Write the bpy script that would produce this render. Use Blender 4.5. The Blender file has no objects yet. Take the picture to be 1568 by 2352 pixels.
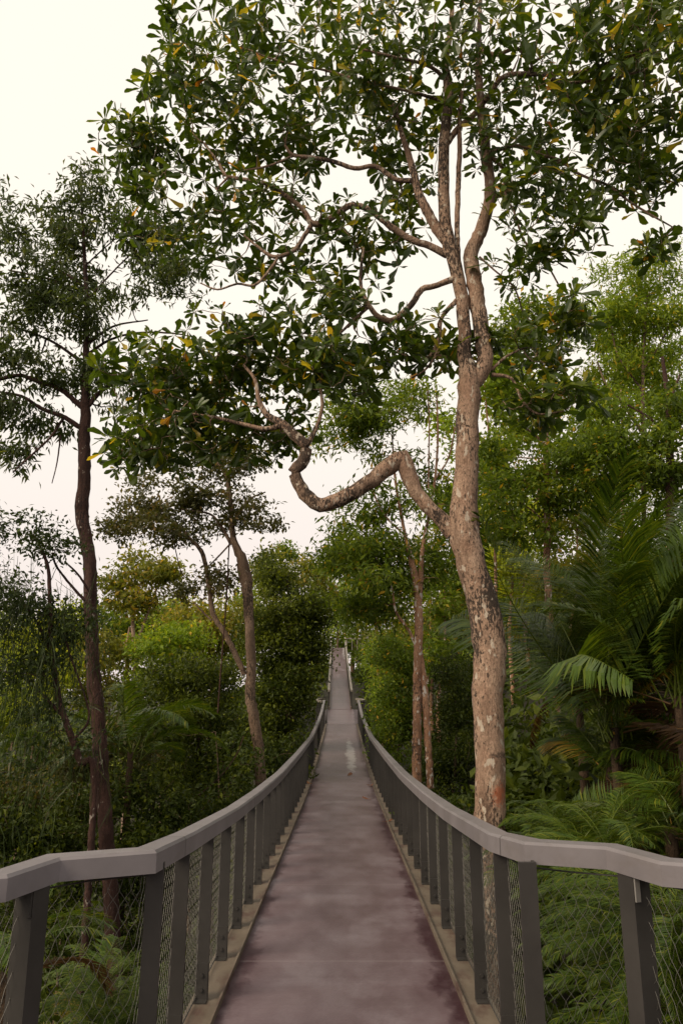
import bpy, math, numpy as np
from mathutils import Vector
rng = np.random.default_rng(7)
sc = bpy.context.scene
C = sc.collection

# ------------------------------------------------------------------ camera, sky, sun, exposure
PITCH = math.radians(14.0)
F = 1699.0                                     # focal length in reference pixels (photo seen at 1568 x 2352)
cam_d = bpy.data.cameras.new('camera'); cam = bpy.data.objects.new('camera', cam_d); C.objects.link(cam)
cam.location = (0, 0, 0); cam.rotation_euler = (math.pi/2 + PITCH, 0, 0)
cam_d.sensor_fit = 'VERTICAL'; cam_d.sensor_height = 36.0; cam_d.lens = 36.0*F/2352
cam_d.clip_start = 0.05; cam_d.clip_end = 2000
sc.camera = cam

SUN_DIR = Vector((-0.72, -0.50, 0.62)).normalized()
w = bpy.data.worlds.new('World'); sc.world = w; w.use_nodes = True
nt = w.node_tree; nt.nodes.clear()
def nn(t, kind, **kw):
    n = t.nodes.new(kind)
    for k, v in kw.items(): setattr(n, k, v)
    return n
sky = nn(nt, 'ShaderNodeTexSky', sky_type='NISHITA'); sky.sun_disc = False
sky.sun_elevation = math.asin(SUN_DIR.z); sky.sun_rotation = math.atan2(SUN_DIR.x, SUN_DIR.y); sky.dust_density = 4
tc = nn(nt, 'ShaderNodeTexCoord'); sep = nn(nt, 'ShaderNodeSeparateXYZ'); nt.links.new(tc.outputs['Generated'], sep.inputs[0])
rmp = nn(nt, 'ShaderNodeValToRGB')           # an even overcast sheet: pinkish low down, cream higher up
rmp.color_ramp.elements[0].position = 0.0; rmp.color_ramp.elements[0].color = (0.845, 0.735, 0.705, 1)
rmp.color_ramp.elements[1].position = 0.45; rmp.color_ramp.elements[1].color = (1.0, 0.925, 0.815, 1)
nt.links.new(sep.outputs['Z'], rmp.inputs[0])
gain = nn(nt, 'ShaderNodeVectorMath', operation='SCALE'); gain.inputs['Scale'].default_value = 10.0
nt.links.new(rmp.outputs[0], gain.inputs[0])
mx = nn(nt, 'ShaderNodeMix', data_type='RGBA'); mx.inputs[0].default_value = 0.93
nt.links.new(sky.outputs[0], mx.inputs[6]); nt.links.new(gain.outputs[0], mx.inputs[7])
bg = nn(nt, 'ShaderNodeBackground'); bg.inputs['Strength'].default_value = 0.1
out = nn(nt, 'ShaderNodeOutputWorld')
nt.links.new(mx.outputs[2], bg.inputs[0]); nt.links.new(bg.outputs[0], out.inputs[0])

sun_d = bpy.data.lights.new('sun', 'SUN'); sun_d.energy = 3.0; sun_d.angle = math.radians(32); sun_d.color = (1.0, 0.84, 0.62)
sun = bpy.data.objects.new('sun', sun_d); C.objects.link(sun)
sun.rotation_euler = SUN_DIR.to_track_quat('Z', 'Y').to_euler()
sc.view_settings.view_transform = 'Standard'; sc.view_settings.look = 'None'
sc.view_settings.exposure = 0.2; sc.view_settings.gamma = 1.0
sc.cycles.max_bounces = 5; sc.cycles.diffuse_bounces = 3; sc.cycles.glossy_bounces = 2
sc.cycles.transmission_bounces = 3; sc.cycles.transparent_max_bounces = 4

# ------------------------------------------------------------------ helpers
cp, sp = math.cos(PITCH), math.sin(PITCH)
def ray(px, py):
    cx = (np.asarray(px, float)-784)/F; cy = (1176-np.asarray(py, float))/F
    return np.stack([cx, cp-sp*cy, sp+cp*cy+0*cx], -1)
def at(px, py, Y):
    d = ray(px, py); return d*(np.asarray(Y, float)/d[..., 1])[..., None]
def ppm(py, Y):                                # metres per reference pixel at distance Y
    return float(Y/(cp-sp*(1176-py)/F))/F
def unit(v):
    return v/np.maximum(np.linalg.norm(v, axis=-1, keepdims=True), 1e-9)
def rvec(n):
    return unit(rng.normal(size=(n, 3)))

def new_mesh(name, V, Q, mat, parent=None, tint=None, smooth=False, origin=None):
    V = np.asarray(V, np.float32); Q = np.asarray(Q, np.int32)
    if origin is not None: V = V-np.asarray(origin, np.float32)
    me = bpy.data.meshes.new(name)
    me.vertices.add(len(V)); me.vertices.foreach_set('co', V.ravel())
    me.loops.add(Q.size); me.loops.foreach_set('vertex_index', Q.ravel())
    me.polygons.add(len(Q)); me.polygons.foreach_set('loop_start', np.arange(len(Q), dtype=np.int32)*4)
    me.polygons.foreach_set('use_smooth', np.full(len(Q), bool(smooth)))
    if tint is not None:
        a = me.attributes.new('tint', 'FLOAT', 'POINT'); a.data.foreach_set('value', np.asarray(tint, np.float32))
    me.update(calc_edges=True); me.materials.append(mat)
    o = bpy.data.objects.new(name, me); C.objects.link(o)
    if parent is not None: o.parent = parent
    return o

def tag(o, label=None, cat=None, group=None, kind=None):
    if label: o['label'] = label
    if cat: o['category'] = cat
    if group: o['group'] = group
    if kind: o['kind'] = kind
    return o
def empty(name, loc, label, cat, group=None):
    o = bpy.data.objects.new(name, None); o.empty_display_size = .2; C.objects.link(o); o.location = [float(v) for v in loc]
    return tag(o, label, cat, group)

class MB:                                       # collects quads of one mesh
    def __init__(s): s.V = []; s.Q = []; s.T = []; s.n = 0
    def add(s, V, Q, t=None):
        V = np.asarray(V, float).reshape(-1, 3); Q = np.asarray(Q, int).reshape(-1, 4)
        s.V.append(V); s.Q.append(Q+s.n); s.n += len(V)
        s.T.append(np.full(len(V), .5) if t is None else np.broadcast_to(np.asarray(t, float), (len(V),)))
    def build(s, name, mat, parent=None, smooth=False, origin=None):
        return new_mesh(name, np.concatenate(s.V), np.concatenate(s.Q), mat, parent, np.concatenate(s.T), smooth, origin)
    def box(s, c, half, ex=(1, 0, 0), ey=(0, 1, 0), ez=(0, 0, 1), t=None):
        c = np.array(c, float); E = np.array([ex, ey, ez], float)*np.array(half, float)[:, None]
        sg = np.array([[-1,-1,-1],[1,-1,-1],[1,1,-1],[-1,1,-1],[-1,-1,1],[1,-1,1],[1,1,1],[-1,1,1]], float)
        s.add(c+sg@E, [[3,2,1,0],[4,5,6,7],[0,1,5,4],[1,2,6,5],[2,3,7,6],[3,0,4,7]], t)
    def sweep(s, P, prof, closed=True, caps=True, up=(0, 0, 1), t=None):
        """profile points (side, up) swept along P; side axis is horizontal, mitred at every point"""
        P = np.asarray(P, float); n = len(P); m = len(prof); pr = np.asarray(prof, float)
        T = np.zeros_like(P); T[1:-1] = unit(unit(P[2:]-P[1:-1])+unit(P[1:-1]-P[:-2])); T[0] = unit(P[1]-P[0]); T[-1] = unit(P[-1]-P[-2])
        S = unit(np.cross(T, np.array(up, float))); seg = unit(np.diff(P, axis=0)); k = np.ones(n)
        if n > 2:
            c = np.abs(np.einsum('ij,ij->i', T[1:-1], seg[1:])); k[1:-1] = 1/np.clip(c, .6, 1)
        V = P[:, None]+S[:, None]*(pr[None, :, 0]*k[:, None])[..., None]+np.array(up, float)*pr[None, :, 1, None]
        Q = []
        for i in range(n-1):
            for j in range(m if closed else m-1):
                j2 = (j+1) % m
                Q.append([i*m+j, i*m+j2, (i+1)*m+j2, (i+1)*m+j])
        if caps and m == 4: Q += [[3, 2, 1, 0], [(n-1)*m+q for q in range(4)]]
        if caps and m == 6:
            for b, r in ((0, -1), (n-1, 1)):
                for f in ([0, 1, 2, 3], [0, 3, 4, 5]): Q.append([b*m+q for q in f[::r]])
        s.add(V.reshape(-1, 3), Q, t)

def tubes(P, R, sides=5, lump=0.0):
    """P (n,m,3) paths, R (n,m) radii -> verts, quads of n open tubes"""
    P = np.asarray(P, float); n, m, _ = P.shape
    T = np.gradient(P, axis=1); T = unit(T)
    ref = np.where(np.abs(unit(P[:, -1]-P[:, 0]))[:, 2:3] > .8, np.array([[1., .2, 0]]), np.array([[0, .1, 1.]]))
    A = unit(np.cross(T, ref[:, None, :])); B = np.cross(T, A)
    th = np.arange(sides)*2*math.pi/sides
    rr = np.asarray(R, float)[:, :, None]*np.ones(sides)
    if lump: rr = rr*(1+lump*rng.normal(size=rr.shape))
    V = P[:, :, None]+A[:, :, None]*(rr*np.cos(th))[..., None]+B[:, :, None]*(rr*np.sin(th))[..., None]
    i = np.arange(n)[:, None, None]*m*sides; j = np.arange(m-1)[None, :, None]*sides; k = np.arange(sides)[None, None, :]; k2 = (k+1) % sides
    Q = np.stack([i+j+k, i+j+k2, i+j+sides+k2, i+j+sides+k], -1).reshape(-1, 4)
    return V.reshape(-1, 3), Q

def spline(P, step):
    """Catmull-Rom through rows of P (any columns), spaced by about step metres of the first three"""
    P = np.asarray(P, float); E = np.vstack([2*P[0]-P[1], P, 2*P[-1]-P[-2]]); o = []
    for i in range(1, len(E)-2):
        a, b, c, d = E[i-1], E[i], E[i+1], E[i+2]
        k = max(2, int(np.linalg.norm((c-b)[:3])/step)+1); t = np.linspace(0, 1, k, endpoint=False)[:, None]
        o.append(.5*((2*b)+(c-a)*t+(2*a-5*b+4*c-d)*t*t+(3*b-a-3*c+d)*t**3))
    return np.vstack(o+[P[-1:]])

# ------------------------------------------------------------------ materials
def mat(name):
    m = bpy.data.materials.new(name); m.use_nodes = True; t = m.node_tree
    return m, t, t.nodes['Principled BSDF']
def lk(t, a, b): t.links.new(a, b)
def ramp(t, fac, stops, interp='LINEAR'):
    r = nn(t, 'ShaderNodeValToRGB'); r.color_ramp.interpolation = interp; e = r.color_ramp.elements
    while len(e) < len(stops): e.new(.5)
    for q, (p, c) in zip(e, stops): q.position = p; q.color = (*c, 1) if len(c) == 3 else c
    lk(t, fac, r.inputs[0]); return r.outputs[0]
def noise(t, scale, detail=4, rough=.55, vec=None, dist=0):
    n = nn(t, 'ShaderNodeTexNoise'); n.inputs['Scale'].default_value = scale; n.inputs['Detail'].default_value = detail
    n.inputs['Roughness'].default_value = rough; n.inputs['Distortion'].default_value = dist
    if vec is not None: lk(t, vec, n.inputs['Vector'])
    return n.outputs['Fac']
def coord(t, scale=(1, 1, 1), kind='Object'):
    c = nn(t, 'ShaderNodeTexCoord'); mp = nn(t, 'ShaderNodeMapping'); mp.inputs['Scale'].default_value = scale
    lk(t, c.outputs[kind], mp.inputs['Vector']); return mp.outputs[0]
def mix(t, fac, a, b, blend='MIX'):
    m = nn(t, 'ShaderNodeMix', data_type='RGBA', blend_type=blend)
    for i, v in ((0, fac), (6, a), (7, b)):
        if hasattr(v, 'links'): lk(t, v, m.inputs[i])
        elif i == 0: m.inputs[0].default_value = v
        else: m.inputs[i].default_value = (*v, 1)
    return m.outputs[2]
def bump(t, h, b, strength=.5, dist=.01):
    n = nn(t, 'ShaderNodeBump'); n.inputs['Strength'].default_value = strength; n.inputs['Distance'].default_value = dist
    lk(t, h, n.inputs['Height']); lk(t, n.outputs[0], b.inputs['Normal'])
def mth(t, op, a, b=None):
    n = nn(t, 'ShaderNodeMath', operation=op)
    for i, v in enumerate((a, b)):
        if v is None: continue
        if hasattr(v, 'links'): lk(t, v, n.inputs[i])
        else: n.inputs[i].default_value = v
    return n.outputs[0]

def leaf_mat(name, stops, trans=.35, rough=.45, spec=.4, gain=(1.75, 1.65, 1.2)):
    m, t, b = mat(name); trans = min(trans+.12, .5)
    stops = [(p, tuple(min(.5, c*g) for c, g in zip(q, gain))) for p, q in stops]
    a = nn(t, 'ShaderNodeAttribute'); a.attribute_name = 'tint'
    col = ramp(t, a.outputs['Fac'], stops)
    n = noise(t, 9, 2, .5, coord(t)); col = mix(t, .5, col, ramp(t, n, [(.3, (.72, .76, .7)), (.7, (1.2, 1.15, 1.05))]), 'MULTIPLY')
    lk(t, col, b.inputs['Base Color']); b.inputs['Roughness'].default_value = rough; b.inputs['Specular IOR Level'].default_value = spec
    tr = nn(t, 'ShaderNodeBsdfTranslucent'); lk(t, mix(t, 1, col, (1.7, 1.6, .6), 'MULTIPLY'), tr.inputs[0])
    ms = nn(t, 'ShaderNodeMixShader'); ms.inputs[0].default_value = trans
    lk(t, b.outputs[0], ms.inputs[1]); lk(t, tr.outputs[0], ms.inputs[2])
    lk(t, ms.outputs[0], t.nodes['Material Output'].inputs[0]); return m

def bark_mat(name, a, b_, dark, light, darkness=.5, lightness=.66, scale=1.0, mark=None):
    m, t, b = mat(name)
    v = coord(t, (scale, scale, scale*.55)); vf = coord(t, (scale, scale, scale*.3))
    col = ramp(t, noise(t, 3.5, 5, .6, v), [(.35, a), (.65, b_)])
    patch = noise(t, 1.3, 2, .5, v)
    sp_ = noise(t, 26, 6, .68, coord(t, (scale, scale, scale*.42))); sp2 = mth(t, 'ADD', sp_, mth(t, 'MULTIPLY', mth(t, 'SUBTRACT', patch, .5), .9))
    col = mix(t, ramp(t, sp2, [(darkness, (0, 0, 0)), (darkness+.05, (1, 1, 1))]), col, dark)
    fine = noise(t, 34, 6, .75, v); col = mix(t, .85, col, ramp(t, fine, [(.34, (.40, .36, .34)), (.5, (1, 1, 1)), (.66, (1.4, 1.36, 1.34))]), 'MULTIPLY')
    col = mix(t, ramp(t, noise(t, 2.1, 6, .7, vf), [(.5, (0, 0, 0)), (.62, (.7, .7, .7))]), col, tuple(.55*q for q in a))
    ln = noise(t, 9, 3, .5, v)
    col = mix(t, ramp(t, ln, [(lightness, (0, 0, 0)), (lightness+.04, (1, 1, 1))]), col, light)
    if mark:
        for (c, r, colr) in mark:
            g = nn(t, 'ShaderNodeVectorMath', operation='SUBTRACT'); tcn = nn(t, 'ShaderNodeTexCoord'); lk(t, tcn.outputs['Object'], g.inputs[0]); g.inputs[1].default_value = c
            d = nn(t, 'ShaderNodeVectorMath', operation='DIVIDE'); lk(t, g.outputs[0], d.inputs[0]); d.inputs[1].default_value = r
            l = nn(t, 'ShaderNodeVectorMath', operation='LENGTH'); lk(t, d.outputs[0], l.inputs[0])
            ln2 = mth(t, 'ADD', l.outputs['Value'], mth(t, 'MULTIPLY', mth(t, 'SUBTRACT', noise(t, 30, 4, .7, coord(t)), .5), 1.6))
            col = mix(t, ramp(t, ln2, [(.6, (.8, .8, .8)), (1.05, (0, 0, 0))]), col, colr)
    lk(t, col, b.inputs['Base Color']); b.inputs['Roughness'].default_value = .85; b.inputs['Specular IOR Level'].default_value = .25
    bump(t, mth(t, 'ADD', noise(t, 14, 6, .65, vf), mth(t, 'MULTIPLY', sp_, .6)), b, 1.0, .035)
    return m

def metal_mat(name, col, rough=.5, var=.25, spec=.4, dirt=None):
    m, t, b = mat(name)
    c = mix(t, 1, col, ramp(t, noise(t, 3, 5, .6, coord(t)), [(.3, (1-var,)*3), (.7, (1+var*.6,)*3)]), 'MULTIPLY')
    if dirt: c = mix(t, ramp(t, noise(t, 5, 5, .65, coord(t, (1, .5, 1))), [(.5, (0, 0, 0)), (.68, (1, 1, 1))]), c, dirt)
    lk(t, c, b.inputs['Base Color']); b.inputs['Roughness'].default_value = rough; b.inputs['Specular IOR Level'].default_value = spec
    bump(t, noise(t, 40, 3, .5, coord(t)), b, .08, .005)
    return m

G = dict
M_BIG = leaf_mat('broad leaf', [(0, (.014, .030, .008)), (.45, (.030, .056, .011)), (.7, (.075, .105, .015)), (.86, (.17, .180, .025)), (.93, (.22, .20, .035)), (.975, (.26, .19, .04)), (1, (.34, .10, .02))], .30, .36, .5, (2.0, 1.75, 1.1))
M_DARK = leaf_mat('dark small leaf', [(0, (.018, .032, .013)), (.7, (.036, .056, .020)), (1, (.080, .100, .034))], .25, .45, .35, (1.9, 1.7, 1.3))
M_BROWN = leaf_mat('bronze small leaf', [(0, (.030, .036, .018)), (.6, (.055, .058, .028)), (1, (.12, .085, .045))], .25, .5, .3)
M_MID = leaf_mat('mid green leaf', [(0, (.024, .050, .012)), (.5, (.050, .095, .017)), (.85, (.10, .155, .026)), (.95, (.16, .19, .035)), (1, (.28, .17, .03))], .35, .5, .25, (2.3, 1.8, 1.1))
M_BRIGHT = leaf_mat('light green leaf', [(0, (.050, .095, .018)), (.6, (.105, .165, .028)), (.92, (.19, .23, .04)), (1, (.33, .20, .04))], .4, .5, .25, (2.1, 1.8, 1.1))
M_LIME = leaf_mat('lime leaf', [(0, (.09, .14, .02)), (.5, (.17, .21, .03)), (1, (.29, .29, .05))], .4, .5, .25, (2.0, 1.8, 1.1))
M_OLIVE = leaf_mat('olive leaf', [(0, (.045, .068, .018)), (.6, (.085, .105, .026)), (1, (.20, .16, .05))], .35, .5, .25, (2.2, 1.8, 1.2))
M_SHRUB = leaf_mat('understorey leaf', [(0, (.014, .026, .008)), (.6, (.036, .058, .013)), (1, (.090, .120, .022))], .2, .5, .22, (1.6, 1.4, .8))
M_OLIVED = leaf_mat('olive evergreen leaf', [(0, (.014, .024, .008)), (.5, (.040, .058, .013)), (.85, (.09, .12, .022)), (1, (.12, .15, .03))], .25, .5, .22, (1.85, 1.7, .9))
M_PALM = leaf_mat('palm leaflet', [(0, (.018, .040, .010)), (.6, (.042, .078, .015)), (1, (.12, .140, .022))], .22, .38, .3, (1.5, 1.35, .75))
M_PALMY = leaf_mat('yellowing palm leaflet', [(0, (.10, .11, .025)), (.5, (.20, .17, .035)), (1, (.32, .16, .04))], .25, .5, .25, (1.2, 1.1, .8))
M_PALMD = leaf_mat('dead palm leaflet', [(0, (.05, .026, .014)), (.6, (.10, .055, .027)), (1, (.19, .115, .058))], .15, .6, .2, (1, 1, 1))
M_FERN = leaf_mat('fern leaf', [(0, (.016, .046, .010)), (.6, (.034, .095, .016)), (1, (.080, .165, .025))], .22, .5, .2, (1.15, 1.1, .65))
M_WEEP = leaf_mat('hanging strand', [(0, (.012, .022, .009)), (.7, (.030, .046, .016)), (1, (.07, .10, .03))], .2, .5, .25, (1.5, 1.45, 1.1))
M_FALL = leaf_mat('fallen leaf', [(0, (.07, .028, .018)), (1, (.20, .09, .05))], .1, .6)

M_TERR, t, b = mat('leaf litter soil')
lk(t, ramp(t, noise(t, 2.2, 8, .7, coord(t)), [(.3, (.008, .007, .004)), (.55, (.020, .017, .008)), (.75, (.022, .028, .008))]), b.inputs['Base Color']); b.inputs['Roughness'].default_value = .95

# ------------------------------------------------------------------ ground
def sstep(a, b, x):
    q = np.clip((x-a)/(b-a), 0, 1); return q*q*(3-2*q)
def ground(x, y):
    x = np.asarray(x, float); y = np.asarray(y, float)
    z = -6.4+4.6*sstep(1.0, 4.6, x)*sstep(45, 25, y)+3.5*sstep(5, 16, x)+5*sstep(14, 60, x)-1.6*sstep(-3, -14, x)+1.2*sstep(-30, -80, x)
    z = z+5.5*sstep(16, 45, y)*sstep(2.5, 12, x)
    z = z+sstep(26, 78, y)*8.5*sstep(-25, 0, x)+sstep(30, 90, y)*5*sstep(0, -25, x)
    return z+.25*np.sin(x*.9+1)*np.sin(y*.7)+.12*np.sin(x*2.3)*np.cos(y*1.9)
gx = np.concatenate([np.linspace(-900, -70, 14), np.linspace(-60, 60, 121), np.linspace(70, 900, 14)])
gy = np.concatenate([np.linspace(-300, -25, 8), np.linspace(-20, 120, 141), np.linspace(130, 1200, 16)])
X, Y = np.meshgrid(gx, gy); V = np.stack([X, Y, ground(X, Y)], -1).reshape(-1, 3)
nx, ny = len(gx), len(gy); i = (np.arange(ny-1)[:, None]*nx+np.arange(nx-1)).ravel()
tag(new_mesh('ground', V, np.stack([i, i+1, i+nx+1, i+nx], -1), M_TERR, smooth=True), kind='structure')

# ------------------------------------------------------------------ footbridge
# deck edges read off the photo: at each height the clear deck is DW wide, which gives its distance and level
DW = 1.45
prof = []
for (y_, xl, xr) in [(2345, 494, 1081), (2190, 565, 1020), (2050, 614, 956), (1955, 650, 912), (1891, 676, 886), (1822, 706, 859), (1757, 727, 840), (1695, 742.5, 823.6), (1653, 751.5, 813)]:
    a, b_ = ray(xl, y_), ray(xr, y_); tt = DW/(b_[0]-a[0]); prof.append(tt*np.array([(a[0]+b_[0])/2, a[1], a[2]]))
prof = np.array(prof)
END = 38.9
def deck_z(y):
    yy = np.concatenate([[-4, 1.5], prof[:, 1]]); zz = np.concatenate([[-1.80, -1.81], prof[:, 2]])
    yy, zz = yy, zz
    k = np.linspace(-4, prof[-1, 1], 60); z0 = np.interp(k, yy, zz)
    ker = np.array([1, 2, 3, 2, 1])/9.; zp = np.pad(z0, 2, mode='reflect', reflect_type='odd'); zs = np.convolve(zp, ker, 'valid')
    return np.interp(y, k, zs)
RX = .80
rl = []
for (x_, y_) in [(452, 1910), (550, 1855), (600, 1818), (650, 1775), (690, 1729), (720, 1690), (735, 1655), (742, 1633), (747, 1608)]:
    d = ray(x_, y_); rl.append(d*(-RX/d[0]))
rl = np.array(rl)
def rail_z(y):
    return np.interp(y, np.concatenate([[-4, 3.55], rl[:, 1]]), np.concatenate([[-.66, -.665], rl[:, 2]]))

M_DECK, t, b = mat('worn mauve deck')
v = coord(t); sx = nn(t, 'ShaderNodeSeparateXYZ'); lk(t, v, sx.inputs[0])
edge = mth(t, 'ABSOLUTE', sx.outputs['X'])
nA = noise(t, 2.2, 6, .65, coord(t, (1, .55, 1))); nB = noise(t, 1.0, 4, .6, coord(t, (.35, 3.2, 1))); nC = noise(t, 40, 3, .6, v); nD = noise(t, 7, 5, .7, coord(t, (1, .6, 1)))
col = ramp(t, nA, [(.34, (.100, .063, .072)), (.5, (.132, .094, .105)), (.66, (.175, .140, .154))])
col = mix(t, .55, col, ramp(t, nB, [(.38, (.82, .76, .77)), (.62, (1.1, 1.1, 1.12))]), 'MULTIPLY')
col = mix(t, .3, col, ramp(t, nC, [(.3, (.75, .75, .75)), (.7, (1.2, 1.2, 1.2))]), 'MULTIPLY')
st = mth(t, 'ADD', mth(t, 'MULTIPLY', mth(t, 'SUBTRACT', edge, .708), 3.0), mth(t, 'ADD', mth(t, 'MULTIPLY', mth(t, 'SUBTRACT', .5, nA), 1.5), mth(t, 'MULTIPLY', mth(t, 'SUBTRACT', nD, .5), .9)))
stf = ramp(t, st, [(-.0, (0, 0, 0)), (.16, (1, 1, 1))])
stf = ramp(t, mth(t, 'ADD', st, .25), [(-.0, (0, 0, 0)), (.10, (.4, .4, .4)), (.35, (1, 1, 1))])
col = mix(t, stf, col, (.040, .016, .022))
seam = mth(t, 'ABSOLUTE', mth(t, 'SUBTRACT', mth(t, 'FRACT', mth(t, 'DIVIDE', mth(t, 'ADD', sx.outputs['Y'], .15), 2.4)), .5))
sf = ramp(t, seam, [(.0, (1, 1, 1)), (.006, (0, 0, 0))])
col = mix(t, mth(t, 'MULTIPLY', sf, .45), col, (.24, .2, .205))
# water standing on the deck: wet patch with sky reflection painted into its colour
wet = mth(t, 'ADD', mth(t, 'POWER', mth(t, 'DIVIDE', mth(t, 'SUBTRACT', sx.outputs['X'], .30), .17), 2), mth(t, 'POWER', mth(t, 'DIVIDE', mth(t, 'SUBTRACT', sx.outputs['Y'], 26), 5.0), 2))
wf = ramp(t, mth(t, 'ADD', wet, mth(t, 'MULTIPLY', mth(t, 'SUBTRACT', noise(t, 4.5, 6, .75, coord(t, (1, .35, 1))), .5), 5.5)), [(.3, (.35, .35, .35)), (1.2, (1, 1, 1))])
lk(t, mix(t, wf, (.42, .40, .41), col), b.inputs['Base Color'])
lk(t, mix(t, wf, (.28, .28, .28), ramp(t, nA, [(.3, (.30, .30, .30)), (.7, (.46, .46, .46))])), b.inputs['Roughness']); b.inputs['Specular IOR Level'].default_value = .28
bump(t, mth(t, 'MULTIPLY', mth(t, 'ADD', nC, nB), wf), b, .12, .01)

M_POST = metal_mat('dark bronze painted steel', (.036, .033, .031), .5, .25, .35)
M_RAIL = metal_mat('mauve grey handrail paint', (.165, .150, .160), .45, .2, .4)
t = M_RAIL.node_tree; b = t.nodes['Principled BSDF']; src = b.inputs['Base Color'].links[0].from_socket
sy = nn(t, 'ShaderNodeSeparateXYZ'); lk(t, coord(t), sy.inputs[0])
jt = ramp(t, mth(t, 'ABSOLUTE', mth(t, 'SUBTRACT', mth(t, 'FRACT', mth(t, 'DIVIDE', mth(t, 'ADD', sy.outputs['Y'], .6), 3.16)), .5)), [(.0, (1, 1, 1)), (.0022, (0, 0, 0))])
c_ = mix(t, ramp(t, noise(t, 6, 6, .7, coord(t, (1, .4, 1))), [(.52, (0, 0, 0)), (.7, (.55, .55, .55))]), src, (.115, .10, .095))
lk(t, mix(t, jt, c_, (.03, .028, .028)), b.inputs['Base Color'])
M_LEDGE = metal_mat('stained edge angle', (.135, .108, .082), .6, .25, .3, (.075, .042, .034))
M_STEEL = metal_mat('steel wire', (.15, .143, .13), .4, .2, .5)
M_STEEL.node_tree.nodes['Principled BSDF'].inputs['Metallic'].default_value = .5
M_PLATE = metal_mat('pale grey bracket', (.20, .19, .18), .5, .2)
M_FARRAIL = metal_mat('weathered pale rail paint', (.20, .175, .15), .6, .2)

BAY_L = [(-1.9, -1.5), (-1.9, .6), (-1.75, 2.0), (-1.50, 2.72), (-1.285, 2.95), (-1.235, 3.00), (-1.150, 3.33), (-RX-.005, 3.54)]
BAY_R = [(1.9, -1.5), (1.9, .6), (1.78, 2.0), (1.52, 2.72), (1.30, 2.98), (1.205, 3.05), (1.100, 3.36), (RX+.01, 3.56)]
def fix_bay(pts, px):                            # put the visible kinks where the photo has them, all on one level
    out_ = []
    for (x_, y_), p in zip(pts, px):
        if p is None: out_.append((x_, y_))
        else:
            d = ray(*p); q = d*(-.665/d[2]); out_.append((q[0], q[1]))
    return out_
BAY_L = fix_bay(BAY_L, [None, None, None, None, (-20, 2009), (37, 2004), (155, 1965), (367, 1949)])
BAY_R = fix_bay(BAY_R, [None, None, None, None, (1590, 1981), (1496, 1974), (1374, 1941), (1194, 1930)])

far_px = [(1629, 47.7), (1585, 41.0), (1542, 34.6), (1499, 29.6), (1488, 28.6)]
W2 = 1.15; fp = []
for (y_, wd) in far_px:
    d = ray(781+(1629-y_)*-.035, y_); tt = W2/(wd/F); fp.append(d*tt)
fp = np.array(fp); fx = lambda y: np.interp(y, fp[:, 1], fp[:, 0]); fz = lambda y: np.interp(y, fp[:, 1], fp[:, 2])
Y0, Y1 = fp[0, 1], fp[-1, 1]
bridge = empty('footbridge', (0, 0, -1.82), 'long suspended footbridge with mauve deck and dark mesh-sided railings', 'bridge')
O = np.array(bridge.location)
# deck
ys = np.concatenate([np.linspace(-3, 2.6, 8), np.arange(3.0, END-.2, .4), [END, Y0+.05]])
land_z = lambda y: np.where(y < END, deck_z(y), np.interp(y, [END, Y0], [float(deck_z(END)), fp[0, 2]-.004]))
mb = MB(); P = np.stack([np.interp(ys, [END, Y0], [0, fp[0, 0]]), ys, land_z(ys)], -1)
mb.sweep(P, [(-DW/2, 0), (DW/2, 0), (DW/2, -.09), (-DW/2, -.09)]); mb.build('deck', M_DECK, bridge, origin=O)
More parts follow.
